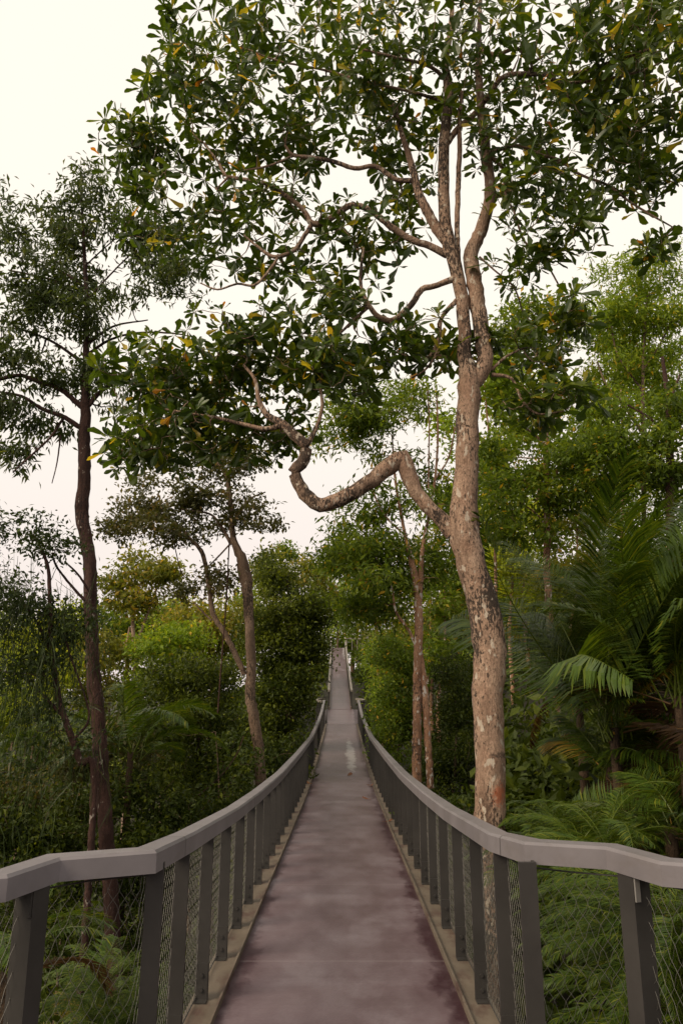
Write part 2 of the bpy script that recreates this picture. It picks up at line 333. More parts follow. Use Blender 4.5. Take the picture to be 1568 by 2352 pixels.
# wider landing under the camera and beyond the first span
mb = MB(); mb.box((-1.33, .3, -1.88), (.59, 2.4, .05)); mb.box((1.33, .3, -1.88), (.59, 2.4, .05)); mb.build('landing_slab', M_DECK, bridge, origin=O)
POSTS = np.concatenate([[3.70], 4.30+.79*np.arange(44)])
POSTS = POSTS[POSTS < END-.2]
for s in (-1, 1):
    # edge angle: raised lip, flat ledge
    mb = MB(); yy = np.arange(3.05, END+.1, .4); P = np.stack([0*yy, yy, deck_z(yy)], -1)
    Pl = P+[s*.7325, 0, .010]; mb.sweep(Pl, [(-.007, .03), (.007, .03), (.007, -.11), (-.007, -.11)])
    Pg = P+[s*.829, 0, 0]; mb.sweep(Pg, [(-.087, .012), (.087, .012), (.087, -.012), (-.087, -.012)])
    mb.build('edge_angle', M_LEDGE, bridge, origin=O)
    # handrail
    bay = BAY_L if s < 0 else BAY_R
    hy = np.concatenate([[4.35], POSTS[POSTS > 4.6]+.38, [END]])
    hp = [(x_+s*.06, y_, -.665) for x_, y_ in bay]+[(s*(RX+.06), q, float(rail_z(q))) for q in hy]
    mb = MB(); hp = np.array(hp)
    w_, h_, c_ = .058, .095, .012
    mb.sweep(hp, [(-w_+c_, 0), (w_-c_, 0), (w_, -c_), (w_, -h_), (-w_, -h_), (-w_, -c_)][::-1])
    mb.build('handrail', M_RAIL, bridge, origin=O)
    # posts: flat bars with a bolted foot
    for k, y_ in enumerate(POSTS):
        zb, zt = float(deck_z(y_))+.012, float(rail_z(y_))-(.065 if k == 0 else .05); x_ = s*.854
        mb = MB(); mb.box((x_, y_, (zb+zt)/2), (.040, .010, (zt-zb)/2))
        mb.box((x_+s*.034, y_+.035, (zb+zt)/2), (.006, .025, (zt-zb)/2-.001))
        p = mb.build('post', M_POST, bridge, origin=O)
        if y_ < 16:
            mb = MB(); mb.box((x_, y_-.014, zb+.105), (.038, .004, .10)); mb.box((x_, y_-.04, zb+.005), (.040, .032, .005)); mb.build('foot_bracket', M_POST, p, origin=O)
            for dz in (.06, .14):
                mb = MB(); a_ = np.linspace(0, 2*math.pi, 7)[:6]
                V0 = np.stack([x_+.012*np.cos(a_), 0*a_+y_-.018, zb+dz+.012*np.sin(a_)], -1); V1 = V0-[0, .011, 0]
                mb.add(np.vstack([V0, V1]), [[q, (q+1) % 6, 6+(q+1) % 6, 6+q] for q in range(6)]+[[6, 7, 8, 9], [6, 9, 10, 11]]); mb.build('bolt', M_STEEL if k < 0 else M_POST, p, origin=O)
    # bay posts stand square to the curved rail
    bp_ = (np.array(bay[5])+np.array(bay[6]))/2+[s*.055, 0]
    for (bx_, by_, ang) in ([(*bp_, -.35), (-1.62, 2.45, -.9), (-1.9, 1.3, -1.4)] if s < 0 else [(*bp_, .40), (1.66, 2.45, .9), (1.9, 1.3, 1.4)]):
        ex = np.array([math.cos(ang), math.sin(ang), 0]); ey = np.array([-math.sin(ang), math.cos(ang), 0])
        mb = MB(); c0 = np.array([bx_, by_, (-.71-1.83)/2]); mb.box(c0, (.046, .011, .56), ex, ey)
        mb.box(c0-s*ex*.040+ey*.046, (.006, .035, .559), ex, ey)
        p = mb.build('post', M_POST, bridge, origin=O)
        for dz, hz in ((.46, .05), (-.45, .06)):
            mb = MB(); mb.box(c0+[0, 0, dz]-s*ex*.03-ey*.016, (.013, .004, hz), ex, ey); mb.build('bracket', M_PLATE if s > 0 else M_POST, p, origin=O)
    # woven wire net outside the posts
    base = [(x_+s*.08, y_) for x_, y_ in bay]+[(s*.885, q) for q in np.arange(3.9, 25, .8)]
    base = np.array(base); sl = np.concatenate([[0], np.cumsum(np.linalg.norm(np.diff(base, axis=0), axis=1))])
    def net(sv, v_):
        x_ = np.interp(sv, sl, base[:, 0]); y_ = np.interp(sv, sl, base[:, 1]); zb = deck_z(np.maximum(y_, 1))+.03; zt = rail_z(np.maximum(y_, 1))-.115
        return np.stack([x_, y_, zb+(zt-zb)*v_], -1)
    vv = np.linspace(0, 1, 19); paths = []
    for dr in (-1, 1):
        s0 = np.arange(.6, sl[-1]-.6, .050)
        paths.append(net(s0[:, None]+dr*.52*vv[None]+.006*np.where(np.arange(19) % 2, 1, -1)[None]*dr, np.broadcast_to(vv, (len(s0), 19))))
    P = np.concatenate(paths); Vn, Qn = tubes(P, np.full(P.shape[:2], .0011), 3)
    new_mesh('wire_net', Vn, Qn, M_STEEL, bridge, origin=O, smooth=True)
    Pw = net(np.linspace(.3, sl[-1]-.3, 90), np.ones(90))[None]; Pw2 = net(np.linspace(.3, sl[-1]-.3, 90), np.zeros(90))[None]
    Vn, Qn = tubes(np.concatenate([Pw, Pw2]), np.full((2, 90), .004), 5); new_mesh('edge_cable', Vn, Qn, M_POST, bridge, origin=O)

# far span beyond the landing, climbing to the ridge
span = empty('footbridge', (fp[0, 0], Y0, fp[0, 2]), 'far narrow bridge span climbing uphill between pale handrails', 'bridge')
O2 = np.array(span.location)
yy = np.linspace(Y0, Y1, 40); P = np.stack([fx(yy), yy, fz(yy)], -1)
mb = MB(); mb.sweep(P, [(-W2/2, 0), (W2/2, 0), (W2/2, -.1), (-W2/2, -.1)]); mb.build('deck', M_DECK, span, origin=O2)
land = MB(); zl = float(deck_z(END)); zq = fp[0, 2]
for s in (-1, 1):
    mb = MB(); mb.sweep(P+[s*(W2/2+.03), 0, .06], [(-.03, .06), (.03, .06), (.03, -.1), (-.03, -.1)]); mb.build('edge_angle', M_LEDGE, span, origin=O2)
    mb = MB(); mb.sweep(P+[s*(W2/2+.06), 0, 1.0], [(-.06, .05), (.06, .05), (.06, -.05), (-.06, -.05)]); mb.build('handrail', M_FARRAIL, span, origin=O2)
    for q in np.arange(Y0+.3, Y1, .8):
        mb = MB(); z_ = float(fz(q)); mb.box((float(fx(q))+s*(W2/2+.06), q, z_+.475), (.04, .012, .473)); mb.build('post', M_POST, span, origin=O2)
# landing between the spans, with a rounded bay each side
lx = fp[0, 0]
bay2 = empty('viewing_platform', (lx, 40, zl), 'small landing with rounded railing bays between the two bridge spans', 'platform')
O3 = np.array(bay2.location)
th = np.linspace(-1.25, 1.25, 11)
for s in (-1, 1):
    q = np.array([END+.05, (END+Y0)/2, Y0-.02]); mb = MB(); mb.sweep(np.stack([lx+s*1.0+0*q, q, land_z(q)-.01], -1), [(-.25, 0), (.25, 0), (.25, -.1), (-.25, -.1)]); mb.build('landing_slab', M_DECK, bay2, origin=O3)
for s in (-1, 1):
    cy_ = (END+Y0)/2; ry_ = (Y0-END)/2+.05
    arc = np.stack([lx+s*(.62+.62*np.cos(th)**.7), cy_+ry_*np.sin(th)/math.sin(1.25), 0*th+zl+1.08+.12*(th+1.25)/2.5], -1)
    mb = MB(); mb.sweep(arc, [(-.06, .05), (.06, .05), (.06, -.05), (-.06, -.05)]); mb.build('handrail', M_FARRAIL, bay2, origin=O3)
    for a_ in arc[1:-1]:
        mb = MB(); mb.box((a_[0], a_[1], a_[2]-.6), (.045, .012, .55)); mb.build('post', M_POST, bay2, origin=O3)
# railing across the top of the hill
e = at(800, 1490, 69.5)
cross = empty('ridge_railing', e, 'pale level railing crossing the hilltop behind the bridge end', 'railing')
for dz in (0,):
    mb = MB(); Pc = np.array([at(794, 1466, 69.5), at(830, 1467, 69.5), at(846, 1463, 69.5)])+[0, 0, dz]; mb.sweep(Pc, [(-.05, .06), (.05, .06), (.05, -.06), (-.05, -.06)]); mb.build('rail', M_FARRAIL, cross, origin=np.array(e))
for q in np.linspace(796, 844, 5):
    mb = MB(); c_ = at(q, 1466, 69.5); mb.box(c_+[0, 0, -.55], (.04, .04, .54)); mb.build('post', M_FARRAIL, cross, origin=np.array(e))

# ------------------------------------------------------------------ leaves
def leaf_template(kind):
    if kind == 'obovate':
        s_ = np.array([0, .22, .5, .76, .93, 1.0]); wd = np.array([.012, .055, .125, .190, .14, .03])
        V = []
        for q, (a_, b_) in enumerate(zip(s_, wd)):
            jl, jr = 1+.14*rng.normal(), 1+.14*rng.normal()
            z0 = -.16*a_**2+.02*rng.normal()
            V += [(a_+.02*rng.normal(), -b_*jl, z0+b_*.30), (a_, 0, z0), (a_+.02*rng.normal(), b_*jr, z0+b_*.30)]
        Q = [[q*3+c, q*3+c+1, q*3+c+4, q*3+c+3] for q in range(5) for c in (0, 1)]
        return np.array(V), np.array(Q)
    if kind == 'lance':
        return np.array([(0, 0, 0), (.4, -.15, .03), (1, 0, -.16), (.4, .15, .03)], float), np.array([[0, 1, 2, 3]])
    if kind == 'oval':
        return np.array([(0, 0, 0), (.5, -.24, .05), (1, 0, -.08), (.5, .24, .05)], float), np.array([[0, 1, 2, 3]])
    if kind == 'strap':
        return np.array([(0, -.007, 0), (0, .007, 0), (.5, .013, -.02), (.5, -.013, -.02), (1, .003, -.12), (1, -.003, -.12)], float), np.array([[0, 1, 2, 3], [3, 2, 4, 5]])
def scatter(mb, kind, o, ax, nrm, L, tint):
    n = len(o); ax = unit(ax); sd = unit(np.cross(nrm, ax)); nr = np.cross(ax, sd)
    nvar = 6 if kind == 'obovate' else 1
    pick = rng.integers(0, nvar, n)
    for q in range(nvar):
        k = pick == q
        if not k.any(): continue
        V, Q = leaf_template(kind); m = len(V)
        W = o[k, None]+L[k, None, None]*(ax[k, None]*V[None, :, 0:1]+sd[k, None]*V[None, :, 1:2]+nr[k, None]*V[None, :, 2:3])
        mb.add(W.reshape(-1, 3), (np.arange(k.sum())[:, None, None]*m+Q[None]).reshape(-1, 4), np.repeat(tint[k], m))

def rosettes(mb, tips, axis, L, per=9):
    n = len(tips); cnt = per; N = n*cnt
    a = np.repeat(unit(axis+np.array([0, 0, .5])+.35*rng.normal(size=(n, 3))), cnt, 0); o = np.repeat(tips, cnt, 0)
    u = unit(np.cross(a, np.array([.31, .77, .2]))); v = np.cross(a, u)
    ph = np.tile(np.arange(cnt)*2.4, n)+np.repeat(rng.uniform(0, 6.28, n), cnt)+.25*rng.normal(size=N)
    el = np.tile(np.linspace(-.35, 1.05, cnt), n)+.22*rng.normal(size=N)       # lower leaves droop, upper ones stand
    d = np.cos(el)[:, None]*(np.cos(ph)[:, None]*u+np.sin(ph)[:, None]*v)+np.sin(el)[:, None]*a
    keep = rng.random(N) < .9
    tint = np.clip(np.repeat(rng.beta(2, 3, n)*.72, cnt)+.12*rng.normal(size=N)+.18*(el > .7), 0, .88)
    odd = rng.random(N); tint = np.where(odd > .965, rng.uniform(.9, 1, N), tint)
    ll = L*np.repeat(rng.uniform(.65, 1.25, n), cnt)*rng.uniform(.55, 1.15, N)*(1-.25*(el > .75))
    nrm = unit(a+.25*rng.normal(size=(N, 3)))
    scatter(mb, 'obovate', (o+d*.02)[keep], d[keep], nrm[keep], ll[keep], tint[keep])

def sprays(mb, kind, tips, axis, L, per, spread, droop=.3, tmax=1.0):
    n = len(tips); N = n*per
    a = np.repeat(unit(axis), per, 0)
    o = np.repeat(tips, per, 0)+rng.normal(size=(N, 3))*spread*np.array([1, 1, .6])-a*rng.uniform(0, 1.2, (N, 1))*spread
    d = unit(a*.6+rvec(N)*.9+np.array([0, 0, -droop]))
    nrm = unit(np.array([0, 0, 1.0])+.65*rng.normal(size=(N, 3)))
    tint = np.clip(np.repeat(rng.beta(2, 2.4, n), per)*.8+.16*rng.normal(size=N), 0, .97)*tmax
    tint = np.where(rng.random(N) > .985, 1.0, tint)
    scatter(mb, kind, o, d, nrm, L*rng.uniform(.6, 1.25, N), tint)

# ------------------------------------------------------------------ trees
def blob_tips(blobs, Yb, clump=.33, grow=(1, 1)):
    out_ = []
    for bl in blobs:
        cx, cy, rx, ry, dY, rY, n = bl
        c = at(cx, cy, Yb+dY); m_ = ppm(cy, Yb+dY); R = np.array([rx*m_*grow[0], rY, ry*m_*grow[1]])
        nc = max(3, int(n/7)); cl = rvec(nc)*(rng.random((nc, 1))**.45)
        own = rng.integers(0, nc, n); p = cl[own]+rng.normal(size=(n, 3))*clump*np.array([1, 1, .65])
        l = np.linalg.norm(p, axis=1, keepdims=True); p = np.where(l > 1.12, p/l*1.12, p)
        out_.append(c+p*R)
    return np.vstack(out_)

def tree(name, label, Yb, paths, blobs, leaf, bark, cat='tree', group=None, to_ground=True, sides=10, lump=.04, twig=.008, crown_name='crown', extra=None, wob=.12, clump=.38, grow=(1.08, 1.3)):
    """paths: pixel polylines (x, y, width[, dY]) at distance Yb; first is the trunk from its lowest visible point up"""
    W = []
    for p in paths:
        row = []
        for q in p:
            Yq = Yb+(q[3] if len(q) > 3 else 0); c = at(q[0], q[1], Yq); row.append([*c, max(q[2], .8)*.5*ppm(q[1], Yq)])
        W.append(np.array(row))
    if to_ground:
        b0 = W[0][0]; g = float(ground(b0[0], b0[1]))
        if g < b0[2]-.1: W[0] = np.vstack([[b0[0], b0[1], g-.2, b0[3]*1.25], W[0]])
    base = W[0][0][:3].copy()
    root = empty(name, base, label, cat, group)
    mb = MB(); nodes = []; nr = []
    for q, p in enumerate(W):
        s_ = spline(p, max(.06, p[:, 3].max()*.8)); s_[:, 3] = np.maximum(s_[:, 3], .003)
        if len(s_) > 2: s_[1:-1, :3] += rng.normal(size=(len(s_)-2, 3))*s_[1:-1, 3:4]*.06
        v, f = tubes(s_[None, :, :3], s_[None, :, 3], sides if q == 0 else max(6, sides-2), lump); mb.add(v, f)
        k = slice(len(s_)//3 if q == 0 else 0, None)
        nodes.append(s_[k, :3]); nr.append(s_[k, 3])
    mb.build('trunk', bark, root, smooth=True, origin=base)
    tips = blob_tips(blobs, Yb, clump, grow) if blobs else np.zeros((0, 3))
    if len(tips):
        N = np.vstack(nodes); R = np.concatenate(nr)
        d0 = np.min(np.linalg.norm(tips[:, None]-N[None, ::3], axis=2), axis=1); tips = tips[np.argsort(d0)]
        mseg = 6; buf = np.zeros((len(N)+len(tips)*mseg, 3)); rb = np.zeros(len(buf)); buf[:len(N)] = N; rb[:len(N)] = R; n = len(N)
        TP = np.zeros((len(tips), mseg+1, 3)); TR = np.zeros((len(tips), mseg+1)); AX = np.zeros((len(tips), 3))
        for q, tp in enumerate(tips):
            dv = buf[:n]-tp; dist = np.sqrt((dv*dv).sum(1)); cost = dist*(1+.25*(dv[:, 2] > 0))
            k = int(np.argmin(cost)); a = buf[k]; L_ = dist[k]; u = np.linspace(0, 1, mseg+1)[:, None]
            bow = rng.normal(size=3)*wob*L_; bow[2] -= .10*L_
            path = a+(tp-a)*u+bow*np.sin(u*math.pi); path[1:-1] += rng.normal(size=(mseg-1, 3))*L_*.025
            r0 = min(rb[k]*.8, twig*(1+1.6*L_)); TP[q] = path; TR[q] = np.linspace(r0, twig*.45, mseg+1)
            buf[n:n+mseg] = path[1:]; rb[n:n+mseg] = TR[q][1:]; n += mseg; AX[q] = unit(path[-1]-path[-3])
        mb = MB(); lf = dict(leaf); m_ = lf.pop('mat'); kd = lf.pop('kind')
        if kd == 'rosette': rosettes(mb, tips, AX, **lf)
        else: sprays(mb, kd, tips, AX, **lf)
        if extra: extra(mb, tips, AX)
        nl = sum(len(q) for q in mb.Q); v, f = tubes(TP, TR, 4); mb.add(v, f)
        co = mb.build(crown_name, m_, root, origin=base); co.data.materials.append(bark)
        mi = np.zeros(nl+len(f), np.int32); mi[nl:] = 1; co.data.polygons.foreach_set('material_index', mi)
    return root

def B(*rows, dens=1.0):
    return [(r[0], r[1], r[2], r[3], r[4], r[5], max(4, int(r[6]*dens))) for r in rows]

# --- the big-leaved tree right beside the bridge
YB = 8.2
mk = at(1138, 1820, YB); mk2 = at(1138, 1733, YB); 
trunk = [(1132, 2352, 76), (1128, 2100, 74), (1126, 1890, 72), (1125, 1765, 68), (1122, 1620, 69), (1122, 1521, 73), (1119, 1446, 75), (1106, 1371, 70), (1089, 1321, 67), (1075, 1271, 67), (1064, 1221, 72), (1066, 1171, 63), (1070, 1096, 54), (1072, 1021, 52), (1073, 940, 52), (1078, 885, 52), (1076, 850, 44), (1067, 815, 32), (1067, 765, 30), (1060, 690, 30), (1052, 640, 30), (1039, 590, 31), (1026, 540, 28), (1020, 490, 27), (1018, 415, 26), (1018, 345, 25), (1029, 217, 21), (1022, 150, 16), (1035, 60, 12), (1040, -60, 7)]
b0 = at(1132, 2352, YB); gz = float(ground(b0[0], b0[1])); base_main = np.array([b0[0], b0[1], gz-.2])
M_BARK = bark_mat('pale blotched bark', (.255, .160, .112), (.37, .260, .190), (.050, .036, .028), (.44, .37, .30), .518, .61, 1.6,
                  mark=[(tuple(mk-base_main), (.10, .25, .16), (.40, .115, .05)), (tuple(mk2-base_main), (.13, .25, .045), (.02, .016, .015))])
limbs = [
 [(1082, 880, 40), (1108, 848, 38), (1112, 805, 36), (1105, 765, 36), (1095, 690, 36), (1084, 620, 35), (1081, 580, 33), (1094, 553, 30), (1109, 515, 29), (1122, 465, 25), (1124, 415, 24), (1113, 335, 24), (1104, 244, 19), (1098, 150, 15), (1100, 60, 11), (1105, -60, 6)],
 [(1052, 600, 12), (1049, 530, 12), (1051, 440, 12), (1055, 340, 11), (1054, 290, 10), (1060, 210, 7)],
 [(1022, 555, 20), (1002, 525, 22), (984, 492, 22), (960, 440, 19), (949, 395, 16), (936, 350, 14), (920, 300, 11), (905, 240, 8, .2)],
 [(952, 415, 12), (909, 412, 11), (869, 385, 11), (848, 382, 10), (814, 387, 10), (769, 372, 10), (720, 362, 9), (674, 357, 8), (655, 335, 6)],
 [(674, 357, 5), (620, 380, 5, .1), (560, 392, 4, .2)],
 [(1026, 585, 18), (984, 565, 16), (934, 545, 15), (884, 510, 15), (849, 482, 14), (809, 471, 14), (784, 485, 14), (750, 508, 14), (717, 513, 14), (695, 480, 11), (650, 445, 11), (605, 420, 10), (525, 405, 8), (500, 370, 6), (470, 330, 4)],
 [(717, 513, 11), (700, 540, 10), (675, 575, 10), (630, 590, 9), (590, 565, 6), (560, 540, 4)],
 [(640, 588, 7), (620, 620, 7), (585, 655, 6), (545, 652, 5), (500, 665, 4), (460, 650, 3)],
 [(1042, 640, 16), (1004, 655, 13), (969, 665, 14), (944, 700, 14), (904, 735, 14), (869, 727, 12), (846, 700, 11), (829, 660, 9), (829, 615, 7), (835, 570, 5)],
 [(846, 705, 8), (820, 728, 7), (784, 762, 6), (755, 790, 4)],
 [(1048, 690, 12), (1014, 730, 9), (1006, 780, 9), (984, 820, 8), (949, 822, 6), (915, 810, 4)],
 [(1006, 775, 6), (1000, 815, 6), (975, 850, 5), (945, 868, 4)],
 [(1040, 1225, 40), (1020, 1200, 36), (990, 1172, 33), (956, 1131, 33), (938, 1091, 38), (925, 1050, 38), (899, 1066, 40), (859, 1098, 36), (814, 1130, 34), (784, 1145, 34), (750, 1158, 34), (722, 1154, 32), (699, 1134, 31), (681, 1101, 28), (676, 1082, 28), (698, 1056, 28), (702, 1022, 26), (684, 1008, 24), (650, 975, 20), (615, 955, 15), (595, 920, 11), (585, 870, 8), (560, 840, 6)],
 [(650, 975, 14), (610, 985, 11), (560, 975, 9), (500, 960, 7), (440, 950, 5), (380, 940, 4)],
 [(700, 1030, 14), (725, 985, 10), (740, 930, 8), (735, 880, 6), (750, 840, 4)],
 [(1024, 330, 16), (1055, 290, 13), (1083, 268, 13), (1126, 215, 12, -.3), (1161, 174, 11, -.5), (1248, 170, 10, -.8), (1335, 165, 9, -1.1), (1422, 135, 8, -1.4), (1500, 110, 5, -1.6)],
 [(1248, 170, 8, -.8), (1300, 190, 7, -1.0), (1400, 180, 6, -1.2), (1480, 160, 5, -1.5), (1560, 120, 3, -1.6)],
 [(1100, 115, 10), (1140, 125, 9, -.1), (1187, 112, 8, -.3), (1225, 140, 7, -.4), (1300, 90, 5, -.6)],
 [(1126, 350, 10), (1187, 335, 8), (1240, 355, 7), (1283, 368, 7, -.1), (1330, 400, 6, -.2), (1396, 426, 6, -.3), (1440, 460, 5, -.4), (1483, 487, 5, -.6), (1544, 522, 3, -.8)],
 [(1128, 360, 8), (1165, 400, 6), (1157, 420, 6), (1165, 460, 5), (1179, 485, 5), (1204, 555, 5), (1244, 590, 4), (1274, 640, 4, -.2), (1300, 690, 3, -.3)],
 [(1100, 590, 5), (1134, 620, 4), (1179, 660, 4), (1201, 720, 3)],
 [(1128, 860, 10), (1174, 870, 7), (1199, 920, 6), (1234, 950, 5), (1290, 945, 3)],
 [(1128, 850, 8), (1160, 820, 6), (1200, 800, 4)],
 [(1022, 180, 10), (980, 150, 8, -.2), (900, 130, 6, -.4), (820, 110, 4, -.4)],
 [(1030, 240, 9), (960, 215, 7, -.2), (850, 190, 6, -.2), (740, 160, 5), (640, 140, 4), (560, 110, 3)],
]
crown = B(
 (300, 355, 65, 30, .5, .6, 16), (400, 200, 60, 50, .4, .7, 16), (430, 90, 40, 60, .4, .6, 10),
 (560, 120, 150, 120, .3, 1.2, 70), (480, 280, 150, 110, .3, 1.0, 70), (350, 375, 110, 60, .5, .8, 36), (760, 130, 200, 150, 0, 1.3, 95),
 (1000, 120, 200, 140, -.5, 1.3, 90), (1250, 110, 220, 140, -.8, 1.3, 90), (1480, 110, 150, 150, -1.8, 1.0, 80), (1330, 320, 220, 110, -.3, 1.0, 75),
 (1500, 380, 90, 110, -.9, .8, 34), (700, 320, 220, 100, .3, 1, 62), (900, 330, 120, 100, .5, 1, 30), (430, 480, 160, 90, .6, .9, 62),
 (620, 520, 180, 80, .4, .9, 48), (840, 600, 120, 110, .3, .8, 40), (930, 480, 80, 80, .6, .6, 16), (780, 700, 120, 50, .2, .7, 20),
 (620, 810, 220, 80, .5, .9, 90), (420, 880, 170, 95, .8, .9, 84), (480, 990, 210, 80, .8, .8, 74), (320, 1040, 90, 55, .8, .6, 24),
 (760, 870, 100, 55, .0, .6, 30), (960, 800, 110, 55, .3, .6, 34), (1230, 450, 120, 65, -.3, .7, 25), (1240, 570, 115, 75, -.3, .7, 32),
 (1310, 690, 65, 50, -.5, .5, 12), (1210, 810, 105, 50, .3, .6, 26), (1250, 940, 120, 42, .3, .6, 28), (1510, 530, 50, 40, -.8, .4, 7),
 (620, 620, 90, 40, .4, .5, 10), (900, -170, 600, 120, 0, 1.5, 110), (1770, 150, 150, 260, -.8, 1.3, 60))
crown = [(*q[:6], int(q[6]*(1.75 if 780 < q[1] < 1050 else (1.5 if q[0] > 850 and q[1] < 390 else (1.6 if q[0] > 1150 and q[1] > 390 else 1.15))))) for q in crown]
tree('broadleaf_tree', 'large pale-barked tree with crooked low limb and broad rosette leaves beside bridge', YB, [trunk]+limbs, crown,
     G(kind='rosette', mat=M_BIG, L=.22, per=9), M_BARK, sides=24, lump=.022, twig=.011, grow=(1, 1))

# --- dark slender tree on the open side
M_BARKD = bark_mat('dark red brown bark', (.042, .020, .016), (.075, .038, .030), (.018, .011, .010), (.26, .22, .19), .60, .66, 1.5)
tr2 = [(281, 2352, 37), (265, 2215, 36), (255, 2065, 35), (247, 1950, 34), (237, 1815, 33), (229, 1690, 33), (221, 1600, 33), (215, 1546, 32), (212, 1471, 31), (207, 1396, 30), (209, 1321, 30), (200, 1246, 29), (188, 1175, 31), (195, 1096, 28), (194, 1021, 27), (197, 940, 23), (198, 840, 16), (200, 715, 12), (196, 615, 9), (191, 515, 6), (184, 415, 3)]
lb2 = [
 [(190, 935, 14), (140, 895, 11), (90, 877, 10), (45, 862, 9), (-10, 872, 8), (-60, 860, 5)],
 [(189, 985, 13), (145, 957, 11), (100, 940, 9), (50, 910, 7), (0, 900, 5), (-40, 880, 3)],
 [(200, 935, 12), (235, 897, 10), (275, 879, 9), (350, 887, 8), (425, 895, 7, -.3), (500, 910, 6, -.6), (590, 925, 3, -.9)],
 [(200, 815, 8), (250, 782, 6), (310, 765, 5), (390, 765, 4, -.3), (450, 775, 2, -.5)], [(200, 792, 7), (260, 750, 5), (340, 735, 3)],
 [(196, 662, 6), (145, 625, 5), (90, 600, 3), (40, 590, 2)], [(198, 699, 7), (135, 650, 6), (80, 633, 5), (20, 620, 3)],
 [(199, 692, 5), (245, 640, 4), (300, 585, 3), (350, 550, 2)], [(195, 612, 4), (240, 570, 3), (285, 533, 2)], [(192, 520, 3), (240, 490, 2), (280, 470, 1.5)],
 [(145, 962, 7), (120, 1000, 5, -.3), (90, 1030, 5, -.5), (30, 1085, 3, -.8)], [(198, 840, 8), (130, 790, 6), (60, 760, 5), (0, 750, 3)],
 [(140, 1000, 4, -.2), (132, 1060, 3, -.3), (120, 1110, 2, -.4)]]
cr2 = B((185, 435, 50, 45, 0, .5, 16), (60, 520, 105, 65, .3, 1.0, 55), (190, 510, 100, 65, 0, .9, 40), (320, 480, 90, 55, -.2, .8, 34), (60, 660, 110, 80, 0, 1.0, 52), (150, 620, 90, 60, .2, .8, 30),
        (330, 600, 110, 75, 0, .9, 46), (410, 660, 90, 50, -.4, .7, 30), (60, 790, 110, 80, -.2, 1.0, 56), (190, 750, 90, 55, 0, .8, 34), (90, 720, 70, 50, .4, .8, 22), (230, 690, 70, 40, 0, .7, 14),
        (60, 930, 110, 60, 0, .9, 40), (150, 880, 80, 50, .2, .7, 24), (30, 1045, 70, 40, -.4, .5, 16), (300, 900, 90, 50, -.2, .6, 14), (430, 880, 90, 40, -.4, .6, 20), (-90, 760, 90, 220, 0, 1.2, 40))
cr2 = [(*q[:6], int(q[6]*.8)) for q in cr2]
tree('slender_tree', 'tall dark-trunked tree with fine drooping leaves on the left of the bridge', 13.0, [tr2]+lb2, cr2, G(kind='lance', mat=M_DARK, L=.165, per=34, spread=.14, droop=.75), M_BARKD, sides=12, twig=.013, grow=(1.05, 1.1))

# --- forked bronze-leaved tree
M_BARKB = bark_mat('rough brown bark', (.13, .085, .058), (.20, .14, .10), (.04, .028, .02), (.32, .27, .21), .58, .68, 1.2)
tree('forked_tree', 'forked rough-barked tree with flat bronze crown and hanging lianas', 18.0,
     [[(598, 1800, 26), (585, 1665, 25), (575, 1600, 24), (577, 1521, 23), (572, 1421, 22), (566, 1335, 26), (556, 1286, 24), (537, 1241, 15), (530, 1171, 12), (522, 1096, 10), (500, 1062, 8), (480, 1030, 5)],
      [(562, 1550, 13), (540, 1501, 13), (515, 1451, 12), (490, 1411, 12), (480, 1346, 10), (465, 1271, 10), (435, 1236, 8), (415, 1211, 6), (380, 1190, 4), (330, 1180, 3)],
      [(560, 1340, 16), (553, 1320, 12), (548, 1295, 9)], [(532, 1250, 9), (505, 1205, 7), (480, 1180, 5), (420, 1170, 4)], [(532, 1210, 8), (570, 1150, 5), (610, 1130, 3)],
      [(528, 1250, 4), (500, 1280, 4), (480, 1300, 3)], [(486, 1425, 5), (460, 1400, 4), (448, 1385, 3)]],
     B((295, 1160, 70, 40, 0, .9, 26), (380, 1120, 90, 45, .3, 1, 40), (450, 1170, 100, 45, 0, 1, 44), (340, 1215, 85, 32, -.2, .8, 28), (540, 1110, 85, 45, .2, .9, 36), (600, 1190, 50, 35, 0, .7, 16), (275, 1225, 35, 20, 0, .4, 7),
       (470, 1330, 55, 26, 0, .7, 16), (435, 1365, 26, 25, 0, .5, 9), (420, 1060, 110, 40, .4, 1, 30), (560, 1050, 90, 35, .4, 1, 24)),
     G(kind='oval', mat=M_BROWN, L=.13, per=46, spread=.17, droop=.2), M_BARKB, twig=.009)

